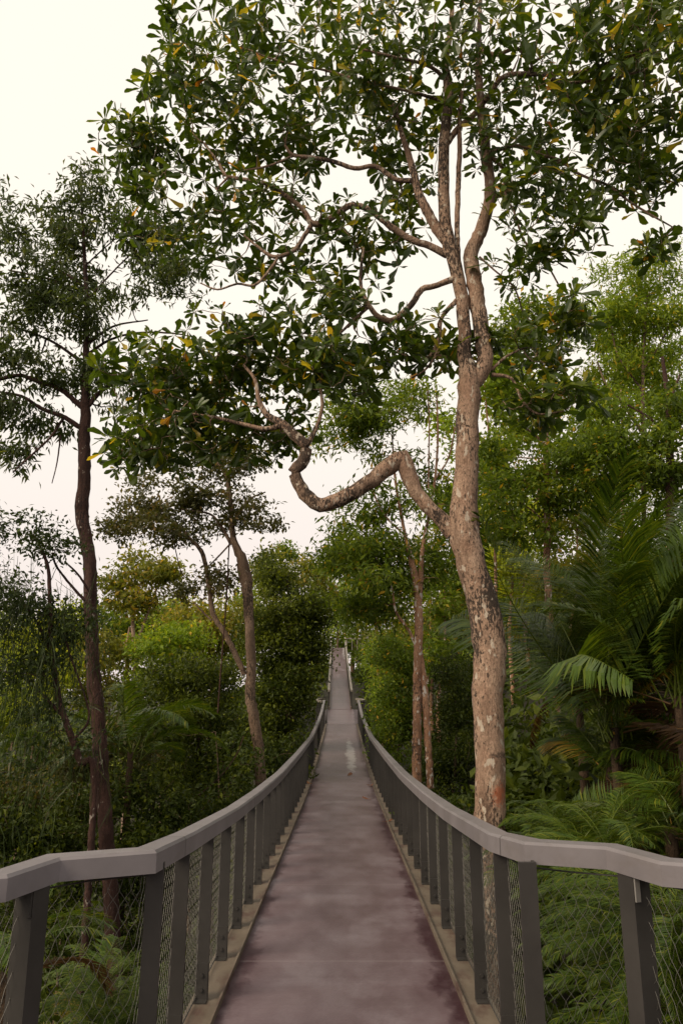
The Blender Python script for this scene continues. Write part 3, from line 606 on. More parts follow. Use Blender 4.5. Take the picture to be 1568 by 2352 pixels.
# --- weeping tree at the left edge: leafy head, long hanging strands
def strands(mb, tips, AX):
    low = np.where(tips[:, 2] < np.percentile(tips[:, 2], 75))[0]; n = 1000; k = low[rng.integers(0, len(low), n)]; o = tips[k]+rng.normal(size=(n, 3))*.25; L_ = rng.uniform(.2, .75, n)
    for j in range(3):
        ax = unit(np.array([0, 0, -1.])+rng.normal(size=(n, 3))*(.35-.1*j)); scatter(mb, 'strap', o, ax, rvec(n), L_*.6, rng.beta(2, 2.5, n)); o = o+ax*(L_*.45)[:, None]
tree('weeping_tree', 'weeping tree with curtains of dark hanging strands at left edge', 10.5,
     [[(215, 1850, 16), (185, 1750, 16), (160, 1680, 15), (135, 1600, 13), (120, 1500, 12), (115, 1400, 10), (110, 1300, 8), (80, 1230, 5)],
      [(120, 1500, 8), (80, 1420, 6), (30, 1350, 4)], [(205, 1390, 8, .4), (160, 1340, 6, .3), (130, 1300, 5, .2), (120, 1270, 4)], [(207, 1360, 6, .4), (180, 1320, 5, .3), (150, 1290, 4, .2)],
      [(170, 1700, 7), (205, 1640, 5), (160, 1500, 4), (145, 1440, 3)], [(150, 1650, 8), (60, 1560, 5), (0, 1540, 3)]],
     B((60, 1230, 90, 45, 0, .6, 24), (130, 1250, 50, 40, 0, .5, 16), (60, 1330, 80, 60, 0, .7, 34), (90, 1430, 90, 70, 0, .7, 46), (20, 1460, 60, 60, -.2, .6, 20), (125, 1470, 35, 60, .1, .5, 14), (30, 1560, 90, 50, 0, .5, 12), (95, 1600, 70, 60, .1, .5, 20), (60, 1720, 90, 40, 0, .5, 10), (130, 1700, 50, 50, 0, .5, 8), (-90, 1400, 60, 200, 0, .6, 24)),
     G(kind='oval', mat=M_WEEP, L=.085, per=30, spread=.13, droop=.5), M_BARKD, extra=strands)

# --- trees and bushes further along on the left
M_BARKP = bark_mat('pinkish pale bark', (.30, .20, .15), (.42, .30, .23), (.12, .08, .06), (.5, .42, .34), .68, .7, .7)
tree('spreading_tree', 'pale pinkish-trunked tree with thin spreading crown in the clearing', 33.0,
     [[(308, 1585, 14), (312, 1520, 11), (306, 1450, 9), (303, 1392, 6), (285, 1370, 4), (262, 1350, 3)], [(312, 1520, 9), (322, 1460, 7), (345, 1395, 5), (362, 1350, 3)], [(303, 1395, 4), (320, 1350, 3), (330, 1320, 2)], [(296, 1570, 8), (290, 1500, 6), (298, 1440, 4)]],
     B((330, 1315, 60, 24, 0, 1.6, 34), (262, 1345, 36, 22, 0, 1.2, 18), (380, 1320, 32, 20, 0, 1.1, 16), (290, 1385, 45, 18, 0, 1.2, 16), (350, 1365, 40, 18, 0, 1.2, 14), (320, 1275, 25, 10, 0, .8, 6)),
     G(kind='oval', mat=M_OLIVE, L=.26, per=40, spread=.32, droop=.1), M_BARKP, twig=.014)
def bush(name, label, Yb, blobs, m_, L, per, spread, base_px, w=10, kind='oval', droop=.25, cat='tree', bark=None, twig=.010, group=None, tall=None, paths=None, crown_name='crown'):
    x_, y_ = base_px; top = tall or (np.mean([q[0] for q in blobs]), min(q[1] for q in blobs))
    p = paths or [[(x_, y_, w), ((x_+top[0])/2+8, (y_+top[1])/2, w*.7), (top[0], top[1], w*.25)]]
    return tree(name, label, Yb, p, blobs, G(kind=kind, mat=m_, L=L, per=per, spread=spread, droop=droop), bark or M_BARKB, cat=cat, sides=8, twig=twig, group=group, crown_name=crown_name)

bush('dense_tree', 'dense dark evergreen crowding the left railing halfway along the bridge', 27.0,
     B((625, 1335, 45, 55, 0, 1.6, 40), (690, 1385, 55, 65, 0, 1.6, 56), (722, 1440, 30, 60, .5, 1.0, 30), (640, 1450, 60, 80, 0, 1.6, 56), (688, 1520, 42, 80, 0, 1.1, 50), (640, 1580, 60, 80, 0, 1.4, 50), (670, 1610, 38, 70, -.5, 1.0, 34), (610, 1690, 50, 70, 0, 1.2, 34)),
     M_OLIVED, .145, 110, .26, (655, 1800), 16)
bush('rounded_tree', 'rounded dark green tree in front of the pale clearing', 20.0,
     B((430, 1545, 70, 55, 0, 1.2, 44), (400, 1630, 90, 80, 0, 1.4, 66), (480, 1700, 90, 100, 0, 1.4, 66), (535, 1640, 50, 90, .5, 1.0, 34), (380, 1760, 110, 90, -.3, 1.4, 66), (510, 1820, 70, 80, -.3, 1.0, 40)),
     M_OLIVED, .115, 105, .22, (440, 1950), 14)
bush('lime_bush', 'bright lime bush low behind the weeping strands', 30.0, B((40, 1570, 90, 60, 0, 2, 60), (130, 1610, 70, 50, 0, 2, 40), (20, 1650, 70, 40, 0, 1.5, 24), (-80, 1600, 70, 60, 0, 2, 20)), M_LIME, .22, 46, .34, (60, 1720), 6, cat='bush')
bush('lime_bush', 'yellow-green bush between the pale trunks and the rounded dark tree', 31.0, B((385, 1500, 55, 50, 0, 1.6, 50), (350, 1560, 50, 40, 0, 1.4, 30), (420, 1465, 40, 30, 0, 1.4, 22)), M_BRIGHT, .22, 50, .32, (380, 1660), 6, cat='bush')
bush('lime_bush', 'olive bush between the dark slender trunk and the pale forked tree', 32.0, B((255, 1510, 45, 60, 0, 1.6, 44), (250, 1590, 60, 40, 0, 1.4, 34), (180, 1560, 40, 60, 0, 1.4, 24)), M_OLIVE, .22, 48, .32, (250, 1660), 6, cat='bush')
for (lab, Yq, bl, m_) in [
  ('olive woodland tree behind the fork of the bronze tree', 42.0, B((470, 1420, 70, 45, 0, 2.5, 50), (530, 1400, 50, 50, 0, 2.5, 36), (430, 1450, 50, 40, 0, 2, 26), (500, 1490, 80, 50, 0, 2, 36)), M_OLIVE),
  ('dark round treetop just right of the dark slender trunk', 44.0, B((260, 1420, 40, 35, 0, 2, 30), (300, 1450, 50, 40, 0, 2, 32), (190, 1420, 40, 30, 0, 2, 22), (230, 1470, 60, 40, 0, 2, 26)), M_MID),
  ('yellow-green treetop behind the pale forked trunks', 46.0, B((390, 1420, 50, 35, 0, 2, 34), (340, 1440, 50, 35, 0, 2, 30), (420, 1470, 50, 40, 0, 2, 26)), M_BRIGHT),
  ('low pale woodland tree at the far left skyline', 48.0, B((40, 1480, 80, 40, 0, 2.5, 34), (140, 1470, 60, 40, 0, 2, 30), (-60, 1480, 80, 50, 0, 2.5, 24)), M_OLIVE),
  ('tall olive treetop above the dense evergreen near the bridge', 48.0, B((620, 1300, 40, 35, 0, 2, 26), (690, 1330, 45, 40, 0, 2, 34), (735, 1340, 30, 30, 0, 2, 20), (660, 1400, 60, 60, 0, 2, 30)), M_OLIVE),
  ('long olive tree belt edge low behind the bronze tree stems', 50.0, B((330, 1480, 80, 50, 0, 2.5, 50), (450, 1500, 80, 60, 0, 2.5, 56), (550, 1480, 80, 60, 0, 2.5, 56), (600, 1420, 60, 50, 0, 2.5, 40), (500, 1560, 90, 40, 0, 2, 40)), M_BRIGHT),
  ('yellow-green tree rising behind the weeping strands', 40.0, B((120, 1440, 60, 50, 0, 2, 40), (60, 1520, 90, 60, 0, 2, 50), (160, 1530, 60, 60, 0, 2, 40), (10, 1450, 60, 40, 0, 2, 26)), M_LIME),
  ('small airy tree poking up above the far skyline', 55.0, B((655, 1255, 16, 10, 0, 1, 8), (675, 1285, 14, 8, 0, 1, 6), (645, 1275, 12, 8, 0, 1, 5)), M_MID),
  ('golden-green treetop where the skyline meets the bridge end', 75.0, B((735, 1320, 35, 30, 0, 3, 26), (775, 1340, 40, 40, 0, 3, 34), (760, 1420, 50, 60, 0, 3, 34), (800, 1440, 40, 40, 2, 2, 20)), M_BRIGHT)]:
    cx = np.mean([q[0] for q in bl]); bush('woodland_tree', lab, Yq, bl, m_, .30, 44, .42, (cx, 1600), 5, twig=.016)

# --- trees on the right bank
M_BARKR = bark_mat('orange brown bark with white lichen', (.24, .125, .075), (.35, .21, .135), (.045, .03, .025), (.50, .46, .42), .57, .60, 1.1)
tree('twin_trunk_tree', 'twin-trunked tree with orange white-spotted bark just right of the bridge', 20.0,
     [[(957, 1790, 22), (957, 1701, 21), (958, 1600, 20), (959, 1521, 20), (961, 1396, 19), (955, 1340, 18), (946, 1295, 14), (930, 1230, 8), (915, 1150, 7), (905, 1080, 5), (900, 1000, 3)],
      [(988, 1810, 17), (982, 1701, 17), (973, 1571, 16), (966, 1500, 11)], [(962, 1400, 13), (966, 1330, 13), (970, 1261, 10), (985, 1180, 7), (999, 1096, 6), (1005, 1000, 5), (1002, 900, 3)],
      [(957, 1490, 7), (940, 1450, 7), (909, 1405, 6), (900, 1350, 4), (880, 1300, 3)], [(985, 1180, 5), (984, 1080, 4), (985, 960, 3), (980, 880, 2)], [(1000, 1100, 4), (1030, 1050, 4), (1045, 980, 3)], [(930, 1230, 5), (880, 1180, 4), (850, 1110, 3)]],
     B((870, 930, 90, 40, 0, 1.4, 34), (960, 900, 70, 40, 0, 1.2, 18), (800, 1000, 80, 35, 0, 1.2, 34), (910, 1010, 90, 45, 0, 1.4, 34), (880, 1160, 80, 50, 0, 1.2, 36), (840, 1250, 80, 50, 0, 1.4, 46), (910, 1270, 80, 50, 1.2, 1.2, 40), (840, 1340, 85, 55, 0, 1.4, 46), (880, 1390, 70, 45, 1.0, 1.0, 30), (1020, 1300, 40, 70, .8, .8, 22), (1000, 1150, 30, 60, .4, .8, 12)),
     G(kind='lance', mat=M_MID, L=.22, per=40, spread=.26, droop=.4), M_BARKR, twig=.009)
tree('bank_tree', 'straight grey-brown tree standing on the bank behind the big trunk', 24.0,
     [[(1256, 1330, 16), (1256, 1230, 16), (1254, 1100, 15), (1252, 1000, 12), (1250, 920, 9), (1245, 840, 6), (1235, 760, 4)], [(1253, 1150, 6), (1280, 1080, 5), (1310, 1010, 3)], [(1252, 1020, 6), (1210, 985, 5), (1170, 950, 3)], [(1252, 1000, 6), (1290, 940, 5), (1330, 880, 3)], [(1255, 1210, 5), (1230, 1180, 4), (1190, 1150, 3)]],
     B((1230, 745, 90, 48, 0, 1.4, 54), (1190, 800, 80, 42, 0, 1.2, 34), (1300, 870, 80, 45, 0, 1.4, 26), (1150, 960, 45, 40, 0, 1, 14), (1160, 1060, 70, 45, 0, 1.4, 34), (1280, 1040, 90, 45, 0, 1.4, 34), (1180, 1150, 90, 50, 0, 1.6, 48), (1310, 1130, 90, 50, 0, 1.6, 40), (1210, 1220, 90, 40, 0, 1.4, 36)),
     G(kind='oval', mat=M_MID, L=.21, per=44, spread=.28, droop=.3), M_BARKR, twig=.010)
tree('feathery_tree', 'tall light green tree with airy layered crown at the right edge', 23.0,
     [[(1480, 1330, 12), (1478, 1200, 11), (1476, 1050, 10), (1475, 900, 8), (1478, 780, 6), (1485, 680, 4)], [(1476, 1000, 6), (1430, 930, 5), (1390, 880, 4), (1370, 830, 3)], [(1476, 900, 5), (1420, 820, 4), (1400, 740, 3)], [(1477, 850, 5), (1530, 760, 4), (1550, 680, 3)]],
     B((1450, 650, 85, 45, 0, 1.3, 60), (1500, 690, 90, 45, 0, 1.3, 40), (1540, 620, 60, 40, 0, 1.2, 26), (1390, 730, 60, 38, 0, 1, 32), (1500, 750, 90, 50, 0, 1.3, 50), (1410, 830, 60, 40, 0, 1.2, 22), (1530, 850, 70, 55, .3, 1.2, 40), (1440, 930, 80, 40, 0, 1.2, 36), (1370, 960, 40, 30, 0, 1, 10), (1640, 700, 60, 100, 0, 1.3, 24)),
     G(kind='lance', mat=M_BRIGHT, L=.20, per=50, spread=.27, droop=.5), M_BARKB, twig=.009)
tree('bank_tree', 'dark-trunked green tree on the bank at the right edge above the palms', 21.0,
     [[(1540, 1230, 20), (1538, 1100, 19), (1535, 980, 16), (1530, 900, 12), (1520, 820, 7)], [(1536, 1000, 8), (1490, 960, 6), (1440, 930, 4)], [(1534, 930, 7), (1560, 860, 5)], [(1537, 1040, 6), (1470, 1030, 4), (1420, 1000, 3)]],
     B((1530, 960, 60, 45, 0, 1.2, 30), (1440, 1010, 90, 45, 0, 1.3, 42), (1500, 1080, 80, 50, .4, 1.3, 40), (1400, 1080, 60, 40, .5, 1.2, 24), (1545, 1150, 50, 50, .4, 1, 20), (1640, 1050, 60, 120, 0, 1.2, 24), (1360, 1040, 50, 35, .4, 1, 16)),
     G(kind='oval', mat=M_MID, L=.19, per=46, spread=.26, droop=.3), M_BARKD, twig=.010)
for (lab, Yq, bl, m_, bp) in [
  ('green tree over the right handrail near the bridge end', 42.0, B((790, 1235, 40, 30, 0, 1.6, 24), (770, 1290, 40, 30, 0, 1.6, 22), (840, 1300, 60, 45, 0, 2, 36), (860, 1390, 70, 55, 0, 2, 44), (820, 1390, 40, 55, 0, 1.6, 24), (920, 1330, 70, 50, 0, 2, 30)), M_MID, (870, 1560)),
  ('yellowish tree on the slope left of the straight bank trunk', 36.0, B((1150, 1180, 60, 60, 0, 2, 34), (1180, 1270, 80, 60, 0, 2, 44), (1140, 1330, 50, 60, 0, 1.6, 24), (1200, 1350, 60, 50, 0, 1.6, 26)), M_LIME, (1170, 1450)),
  ('olive tree on the slope right of the straight bank trunk', 34.0, B((1310, 1230, 70, 50, 0, 1.8, 36), (1330, 1300, 70, 60, 0, 1.8, 36), (1260, 1320, 60, 40, 0, 1.6, 24), (1390, 1180, 70, 50, 0, 1.8, 30)), M_OLIVE, (1310, 1450)),
  ('light green treetop high on the slope behind the palms', 38.0, B((1130, 1060, 40, 45, 0, 1.8, 20), (1180, 900, 60, 60, 0, 2, 24), (1340, 1060, 70, 50, 0, 2, 30), (1420, 1130, 70, 50, 0, 2, 30)), M_BRIGHT, (1200, 1300)),
  ('gold-tinged tree behind the twin orange trunks', 38.0, B((1000, 1250, 60, 60, 0, 1.8, 26), (980, 1370, 60, 60, 0, 1.8, 28), (1030, 1440, 50, 60, 0, 1.8, 26), (920, 1440, 60, 50, 0, 1.8, 26)), M_OLIVE, (980, 1600)),
  ('tall leafy green tree behind the dark-trunked bank tree', 31.0, B((1340, 770, 60, 40, 0, 2, 16), (1430, 740, 70, 45, 0, 2, 22), (1500, 810, 80, 50, 0, 2, 26), (1400, 870, 80, 40, 0, 2, 24), (1520, 940, 70, 50, 0, 2, 28), (1420, 970, 80, 45, 0, 2, 30), (1340, 1020, 70, 45, 0, 2, 26)), M_MID, (1420, 1450)),
  ('slim light green tree directly behind the big pale trunk', 29.0, B((1130, 900, 50, 50, 0, 1.6, 26), (1160, 860, 60, 50, 0, 1.6, 28), (1120, 1000, 50, 60, 0, 1.6, 26), (1190, 980, 60, 40, 0, 1.6, 24), (1140, 1110, 60, 60, 0, 1.6, 34), (1020, 1020, 40, 50, 0, 1.4, 14), (1010, 1180, 50, 60, 0, 1.6, 24)), M_BRIGHT, (1140, 1450)),
  ('broad green tree filling the slope behind the straight bank trunk', 44.0, B((1130, 1300, 90, 60, 0, 2.4, 50), (1230, 1200, 90, 70, 0, 2.4, 50), (1280, 1330, 100, 70, 0, 2.4, 50), (1160, 1420, 90, 60, 0, 2.2, 46), (1260, 1450, 90, 60, 0, 2.2, 40)), M_BRIGHT, (1200, 1560)),
  ('dark green tree high on the slope at the right edge', 42.0, B((1400, 1150, 90, 60, 0, 2.2, 46), (1500, 1180, 80, 70, 0, 2.2, 46), (1430, 1260, 90, 70, 0, 2.2, 46), (1540, 1280, 60, 70, 0, 2, 36), (1380, 1350, 80, 70, 0, 2, 40)), M_MID, (1450, 1500)),
  ('bushy tree at the hilltop behind the pale ridge railing', 76.0, B((800, 1400, 50, 50, 0, 3, 46), (850, 1420, 60, 60, 0, 3, 50), (750, 1430, 50, 50, 0, 3, 46), (800, 1470, 60, 26, 2, 3, 40), (870, 1480, 60, 40, 0, 3, 40)), M_MID, (810, 1510)),
  ('low bush filling the hilltop beside the end of the far bridge span', 73.0, B((735, 1510, 30, 30, 0, 2, 40), (750, 1540, 22, 30, -2, 1.5, 30), (830, 1515, 22, 24, 2, 1.5, 30), (860, 1530, 40, 30, 0, 2, 34), (790, 1478, 40, 12, 6, 1.5, 30), (700, 1500, 40, 40, 0, 2, 34)), M_MID, (735, 1560)),
  ('dark tree behind the gold-tinged tree and the big trunk', 46.0, B((960, 1450, 80, 70, 0, 2.4, 50), (1050, 1480, 70, 70, 0, 2.4, 46), (900, 1500, 60, 60, 0, 2, 36), (1040, 1390, 60, 60, 0, 2, 36)), M_SHRUB, (990, 1600)),
  ('thin tree with olive leaves between twin trunks and big trunk', 30.0, B((1010, 1420, 40, 60, 0, 1.2, 26), (1040, 1340, 40, 50, 0, 1.2, 20), (1010, 1500, 45, 50, 0, 1.2, 24)), M_MID, (1006, 1620))]:
    bush('slope_tree', lab, Yq, bl, m_, .26, 46, .36, bp, 9, twig=.014, bark=M_BARKR)
# bushes close along the right railing
bush('railing_bush', 'bright leafy bush against the right rail by the landing bay', 36.0, B((862, 1490, 25, 40, 0, 1, 30), (885, 1560, 35, 50, 0, 1.0, 44), (880, 1620, 22, 40, -.5, .8, 20)), M_BRIGHT, .20, 54, .26, (880, 1700), 5, cat='bush', kind='lance')
bush('railing_bush', 'dark leafy bush between the right rail and the twin trunks', 24.0, B((905, 1520, 40, 55, 0, 1.2, 50), (905, 1620, 36, 60, 0, 1.0, 44), (925, 1690, 45, 60, -.5, 1, 44)), M_MID, .13, 95, .22, (910, 1800), 6, cat='bush')
bush('railing_bush', 'deep green bush between the twin trunks and the big trunk', 22.5, B((1040, 1580, 50, 60, 0, 1.1, 50), (1045, 1690, 50, 70, 0, 1.1, 54), (1020, 1790, 60, 60, -.3, 1, 44), (1075, 1600, 40, 70, 1.0, 1, 34)), M_SHRUB, .11, 95, .20, (1030, 1900), 6, cat='bush')
bush('railing_bush', 'shadowed bush low behind the right railing net', 13.0, B((1050, 1880, 60, 60, 0, .8, 40), (1000, 1960, 50, 80, 0, .7, 30), (1080, 2050, 60, 90, 0, .7, 40)), M_SHRUB, .12, 56, .18, (1060, 2150), 6, cat='bush')

# understorey on the left, below the railing
for (lab, Yq, bl, m_) in [
  ('dark undergrowth bush filling the space below the left railing net', 14.5, B((100, 2080, 130, 110, 0, .9, 60), (380, 2080, 110, 110, .5, .9, 56), (250, 2250, 150, 100, 0, .9, 60), (420, 2260, 70, 90, 0, .7, 30)), M_SHRUB),
  ('leafy dark bush left of the slender dark trunk', 14.2, B((60, 1900, 100, 80, 0, .9, 46), (170, 1900, 70, 80, 0, .8, 36), (-60, 1950, 80, 120, 0, .9, 30)), M_SHRUB),
  ('dark bush right of the slender dark trunk above the handrail', 15.0, B((330, 1890, 70, 90, 0, .9, 46), (430, 1900, 80, 70, 0, .9, 46), (540, 1850, 50, 50, 1, .7, 26)), M_SHRUB),
  ('brown-tinged bush under the weeping strands', 15.5, B((60, 1790, 90, 60, 0, .9, 40), (150, 1790, 60, 60, 0, .8, 30), (290, 1760, 50, 90, .5, .8, 30)), M_BROWN),
  ('mid green thicket beneath the rounded dark tree', 17.0, B((300, 1680, 50, 70, 0, 1, 30), (560, 1760, 60, 60, .5, .9, 34), (640, 1740, 50, 50, 2.5, .8, 30), (480, 1890, 70, 50, 0, .9, 30)), M_SHRUB)]:
    cx = np.mean([q[0] for q in bl]); bush('understorey_bush', lab, Yq, bl, m_, .125, 58, .19, (cx, max(q[1]+q[3] for q in bl)), 5, cat='bush')

# ------------------------------------------------------------------ palms and ferns
def frond_mesh(L, rise, droop, leaf_len, n=46, thick=.012, vee=.5):
    """one pinnate frond along +x from the origin, arching up then over"""
    u = np.linspace(0, 1, 16); ang = rise-(rise+droop)*u**1.25
    px = np.concatenate([[0], np.cumsum(np.cos(ang[:-1]))])*L/15; pz = np.concatenate([[0], np.cumsum(np.sin(ang[:-1]))])*L/15
    P = np.stack([px, .03*L*np.sin(u*3+rng.uniform(0, 6)), pz], -1)
    mb = MB(); v, f = tubes(P[None], np.linspace(thick, .002, 16)[None], 5); mb.add(v, f, .7)
    uu = np.linspace(.16, .995, n)
    for s in (-1, 1):
        uq = uu+rng.normal(size=n)*.004; o = np.stack([np.interp(uq, u, P[:, q]) for q in range(3)], -1)
        tq = unit(np.stack([np.interp(uq, u, np.gradient(P[:, q])) for q in range(3)], -1)); sd = np.array([0, s*1., 0]); nrm = unit(np.cross(tq, sd))*s
        ll = leaf_len*(np.sin(np.clip(uq, 0, 1)*2.6+.35))**.7*(1+.08*rng.normal(size=n))
        d = unit(tq*(.35+.55*uq[:, None])+sd*(1.0-.35*uq[:, None])+np.array([0, 0, 1])*(vee-.55*rng.random((n, 1)))*.6)
        dn = np.array([0, 0, -1.]); hw = .0120*leaf_len/.5
        wv = unit(np.cross(d, np.array([0, 0, 1.]))+1e-6)*hw+np.array([0, 0, 1])*hw*.4
        p1 = o+d*ll[:, None]*.5; p2 = p1+unit(d+dn*.35)*ll[:, None]*.5
        V = np.stack([o-wv*.4, o+wv*.4, p1-wv, p1+wv, p2-wv*.1, p2+wv*.1], 1)
        q0 = np.arange(n)[:, None]*6; Q = np.concatenate([q0+[0, 1, 3, 2], q0+[2, 3, 5, 4]])
        mb.add(V.reshape(-1, 3), Q, np.repeat(np.clip(.45+.22*rng.normal(size=n), 0, 1), 6))
    V = np.concatenate(mb.V); Q = np.concatenate(mb.Q); T = np.concatenate(mb.T)
    me = new_mesh('frond', V, Q, M_PALM, tint=T); d_ = me.data; bpy.data.objects.remove(me); return d_
def place_frond(me, parent, loc, az, roll=0, pitch=0, scale=1, m_=None, name='frond'):
    o = bpy.data.objects.new(name, me); C.objects.link(o); o.parent = parent
    o.rotation_mode = 'XYZ'; o.location = loc; o.rotation_euler = (roll, pitch, az); o.scale = (scale,)*3
    if m_: o.material_slots[0].link = 'OBJECT'; o.material_slots[0].material = m_
    return o
PALMS = [frond_mesh(3.3, r, d, .60, 95) for r, d in ((1.45, -.5), (1.38, .0), (1.5, -.8), (1.25, .3), (1.1, .6), (1.42, .5))]
LOWP = [frond_mesh(2.2, r, d, .5, 70) for r, d in ((1.0, .8), (.6, .9), (1.25, .4))]
FERN = [frond_mesh(.9, r, d, .16, 40, .005, .2) for r, d in ((1.0, .7), (.7, .8), (1.2, .5))]
M_STEM = bark_mat('fibrous palm stem', (.06, .038, .024), (.10, .065, .04), (.03, .02, .015), (.13, .09, .06), .58, .75, 2)
def palm(label, px, py, Y, n, meshes, scale, yellow=(), dead=(), stem=.5, group=None, name='palm', avoid=None):
    c = at(px, py, Y); g = float(ground(c[0], c[1])); root = empty(name, (c[0], c[1], min(g, c[2]-.2)), label, 'palm', group); h = c[2]-root.location.z
    mb = MB(); v, f = tubes(np.stack([np.zeros(8), np.zeros(8), np.linspace(-.1, h+.1, 8)], -1)[None], np.linspace(.09, .06, 8)[None], 10, .06); mb.add(v, f); mb.build('stem', M_STEM, root, smooth=True)
    for k in range(n):
        az = 6.283*((k*.618) % 1)+rng.normal()*.1
        if avoid:
            e_ = (az-avoid[0]+math.pi) % (2*math.pi)-math.pi
            if abs(e_) < avoid[1]: az = avoid[0]+math.copysign(avoid[1]+rng.random()*.6, e_)
        m_ = M_PALMY if k in yellow else (M_PALMD if k in dead else None)
        o = place_frond(meshes[k % len(meshes)], root, (rng.normal()*.06, rng.normal()*.06, h+.05*rng.normal()), az, rng.normal()*.35, rng.normal()*.12+(.9 if k in dead else 0), scale*rng.uniform(.8, 1.1), m_)
        if k in yellow: o['label'] = 'yellowing frond'
        if k in dead: o['label'] = 'dead brown frond hanging down'
    return root
palm('largest palm clump of dark arching fronds right of the big trunk', 1410, 1690, 9.6, 34, PALMS, 1.0, (5, 16), (13, 21, 27), avoid=(3.35, 1.35))
palm('palm with upright fronds at the right edge', 1560, 1620, 8.8, 26, PALMS, .9, (8,), (4, 15), avoid=(3.4, 1.0))
palm('tall upright palm at the back of the palm clump', 1440, 1560, 11.6, 22, PALMS, .95, (4,), (9, 14), avoid=(3.3, 1.1))
palm('shorter palm between the big trunk and the largest palm clump', 1330, 1640, 12.5, 26, PALMS, .75, (7, 3), (11,), avoid=(3.14, 1.75))
palm('low shaded palm spreading over the fern bank', 1400, 1780, 10.2, 16, LOWP, .8, (4,), (9,), avoid=(3.3, 1.2))
palm('palm with brown hanging fronds above the right handrail', 1540, 1925, 7.6, 16, LOWP, .55, (12,), (0, 3, 5, 7, 10, 13), avoid=(3.4, 1.2))
palm('small yellowing palm peeking out left of the big trunk', 1105, 1490, 12.5, 10, LOWP, .36, (0, 1, 3, 5, 6), ())
palm('tangle of brown dead fronds behind the right railing net', 1440, 2130, 5.6, 9, LOWP, .42, (1,), (0, 2, 3, 5, 6, 8), avoid=(3.3, 1.2))
palm('feathery palm growing in the shade below the left handrail', 20, 2260, 6.0, 9, LOWP, .5, (), (5,))
palm('orange-tinged low palm behind the left railing net', 200, 2420, 7.5, 10, LOWP, .6, (1, 4, 7), ())
palm('slim palm with drooping fronds beside the dark slender trunk', 300, 1740, 15.0, 12, LOWP, 1.0, (), ())
palm('drooping palm beneath the weeping strands', -30, 1740, 12.0, 12, LOWP, .9, (), (3, 6))
def fern(label, x, y, zoff, sc_, group, n=11, z=None):
    root = empty('fern', (x, y, (float(ground(x, y)) if z is None else z)+zoff), label, 'fern', group)
    for k in range(n):
        place_frond(FERN[k % 3], root, (0, 0, 0), k*2.4+rng.normal()*.2, rng.normal()*.2, rng.normal()*.15, sc_*rng.uniform(.75, 1.1))
for k in range(34):
    px, py = rng.uniform(1215, 1430), rng.uniform(1800, 1940); Yq = rng.uniform(6.6, 9.0); c = at(px, py, Yq); c[0] = max(c[0], 2.0)
    fern('bright green fern on the bank beside the big trunk', c[0], c[1], 0, rng.uniform(.7, 1.15), 'ferns on the right bank', z=c[2]-.5)
for k in range(28):
    px, py = rng.uniform(1240, 1650), rng.uniform(2000, 2400); Yq = rng.uniform(4.4, 6.6); c = at(px, py, Yq); c[0] = max(c[0], 1.85)
    fern('green fern seen through the right railing net', c[0], c[1], 0, rng.uniform(.55, .9), 'ferns behind the right net', z=c[2]-.15)
for k in range(16):
    px, py = rng.uniform(330, 470), rng.uniform(2230, 2450); Yq = rng.uniform(6.5, 9.0); c = at(px, py, Yq); c[0] = min(c[0], -2.0)
    fern('bright fern low behind the left railing net', c[0], c[1], 0, rng.uniform(.5, .8), 'ferns behind the left net', z=c[2]-.15)

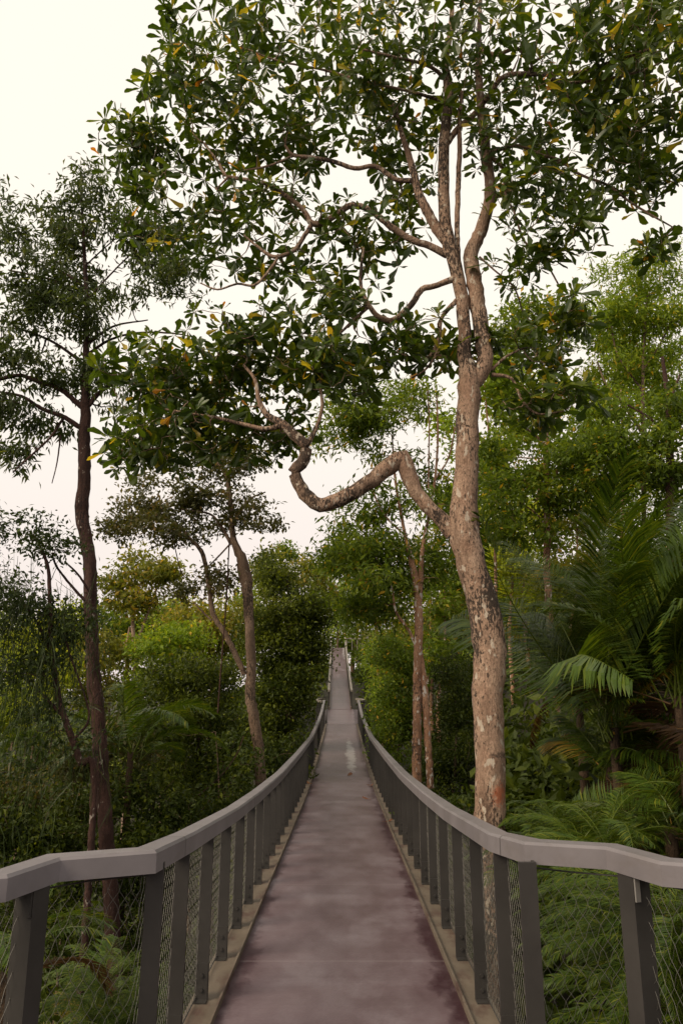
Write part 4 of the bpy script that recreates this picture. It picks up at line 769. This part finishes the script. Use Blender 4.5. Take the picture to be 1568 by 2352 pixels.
# ------------------------------------------------------------------ ground cover
n = 42000
gx_ = rng.uniform(-45, 45, n); gy_ = 3+rng.random(n)**1.3*85
k = (np.abs(gx_) > 1.3); gx_, gy_ = gx_[k], gy_[k]; n = len(gx_)
gx_ = np.concatenate([gx_, rng.uniform(1.9, 9, 9000), rng.uniform(-12, -2, 9000)]); gy_ = np.concatenate([gy_, rng.uniform(4, 20, 18000)]); n = len(gx_)
h = rng.gamma(2, .22, n)*np.where(np.abs(gx_) < 3, .6, 1); o = np.stack([gx_, gy_, ground(gx_, gy_)+h], -1)
mb = MB()
for j in range(3):
    scatter(mb, 'oval', o+rng.normal(size=(n, 3))*.15, unit(rvec(n)+[0, 0, .1]), unit(np.array([0, 0, 1])+.6*rng.normal(size=(n, 3))), rng.uniform(.12, .32, n)*(1+gy_*.02), rng.beta(2, 2.5, n))
tag(mb.build('undergrowth', M_SHRUB), kind='stuff')

# ------------------------------------------------------------------ lianas and fallen leaves
def vine(label, pts, Y, r=.012):
    P = spline(np.array([at(x_, y_, Y) for x_, y_ in pts]), .2); v, f = tubes(P[None], np.full((1, len(P)), r), 6, .08)
    o = new_mesh('hanging_vine', v, f, M_BARKD, smooth=True, origin=P[-1]); o.location = [float(q) for q in P[-1]]
    tag(o, label, 'vine')
vine('long straight liana hanging from the forked bronze tree', [(527, 1240), (524, 1300), (520, 1380), (512, 1480), (505, 1570), (500, 1640)], 17.8, .018)
vine('slanting liana on the left of the bronze crown', [(395, 1225), (405, 1270), (415, 1310), (424, 1325)], 17.8, .014)
vine('thin pale liana looping in front of the dense evergreen', [(560, 1690), (540, 1740), (500, 1790), (440, 1840)], 16, .010)
def fallen(label, px, py, L_, az):
    d = ray(px, py); ys_ = np.linspace(4, 38, 400); p = d*(ys_/d[1])[:, None]; k_ = int(np.argmin(np.abs(p[:, 2]-deck_z(ys_)))); c = p[k_]; c[2] = float(deck_z(c[1]))+.012
    V, Q = leaf_template('obovate'); V = V*L_; V[:, 2] = np.abs(V[:, 2])*1.6+.004; V[:, 1] *= 1.4
    R = np.array([[math.cos(az), -math.sin(az), 0], [math.sin(az), math.cos(az), 0], [0, 0, 1]])
    o = new_mesh('fallen_leaf', V@R.T, Q, M_FALL, tint=np.full(len(V), rng.random())); o.location = [float(q) for q in c]; tag(o, label, 'leaf')
fallen('curled brown leaf nearest on the deck by the right edge', 877, 1891, .17, .4)
fallen('brown leaf on the deck third from the right rail bend', 853, 1838, .20, 2.6)
fallen('flat reddish leaf by the right deck edge farther along', 838, 1806, .2, .2)
fallen('reddish leaf lying alone mid-deck', 797, 1784, .26, 1.2)
fallen('small twig-like leaf against the left deck edge', 716, 1803, .22, 2.2)
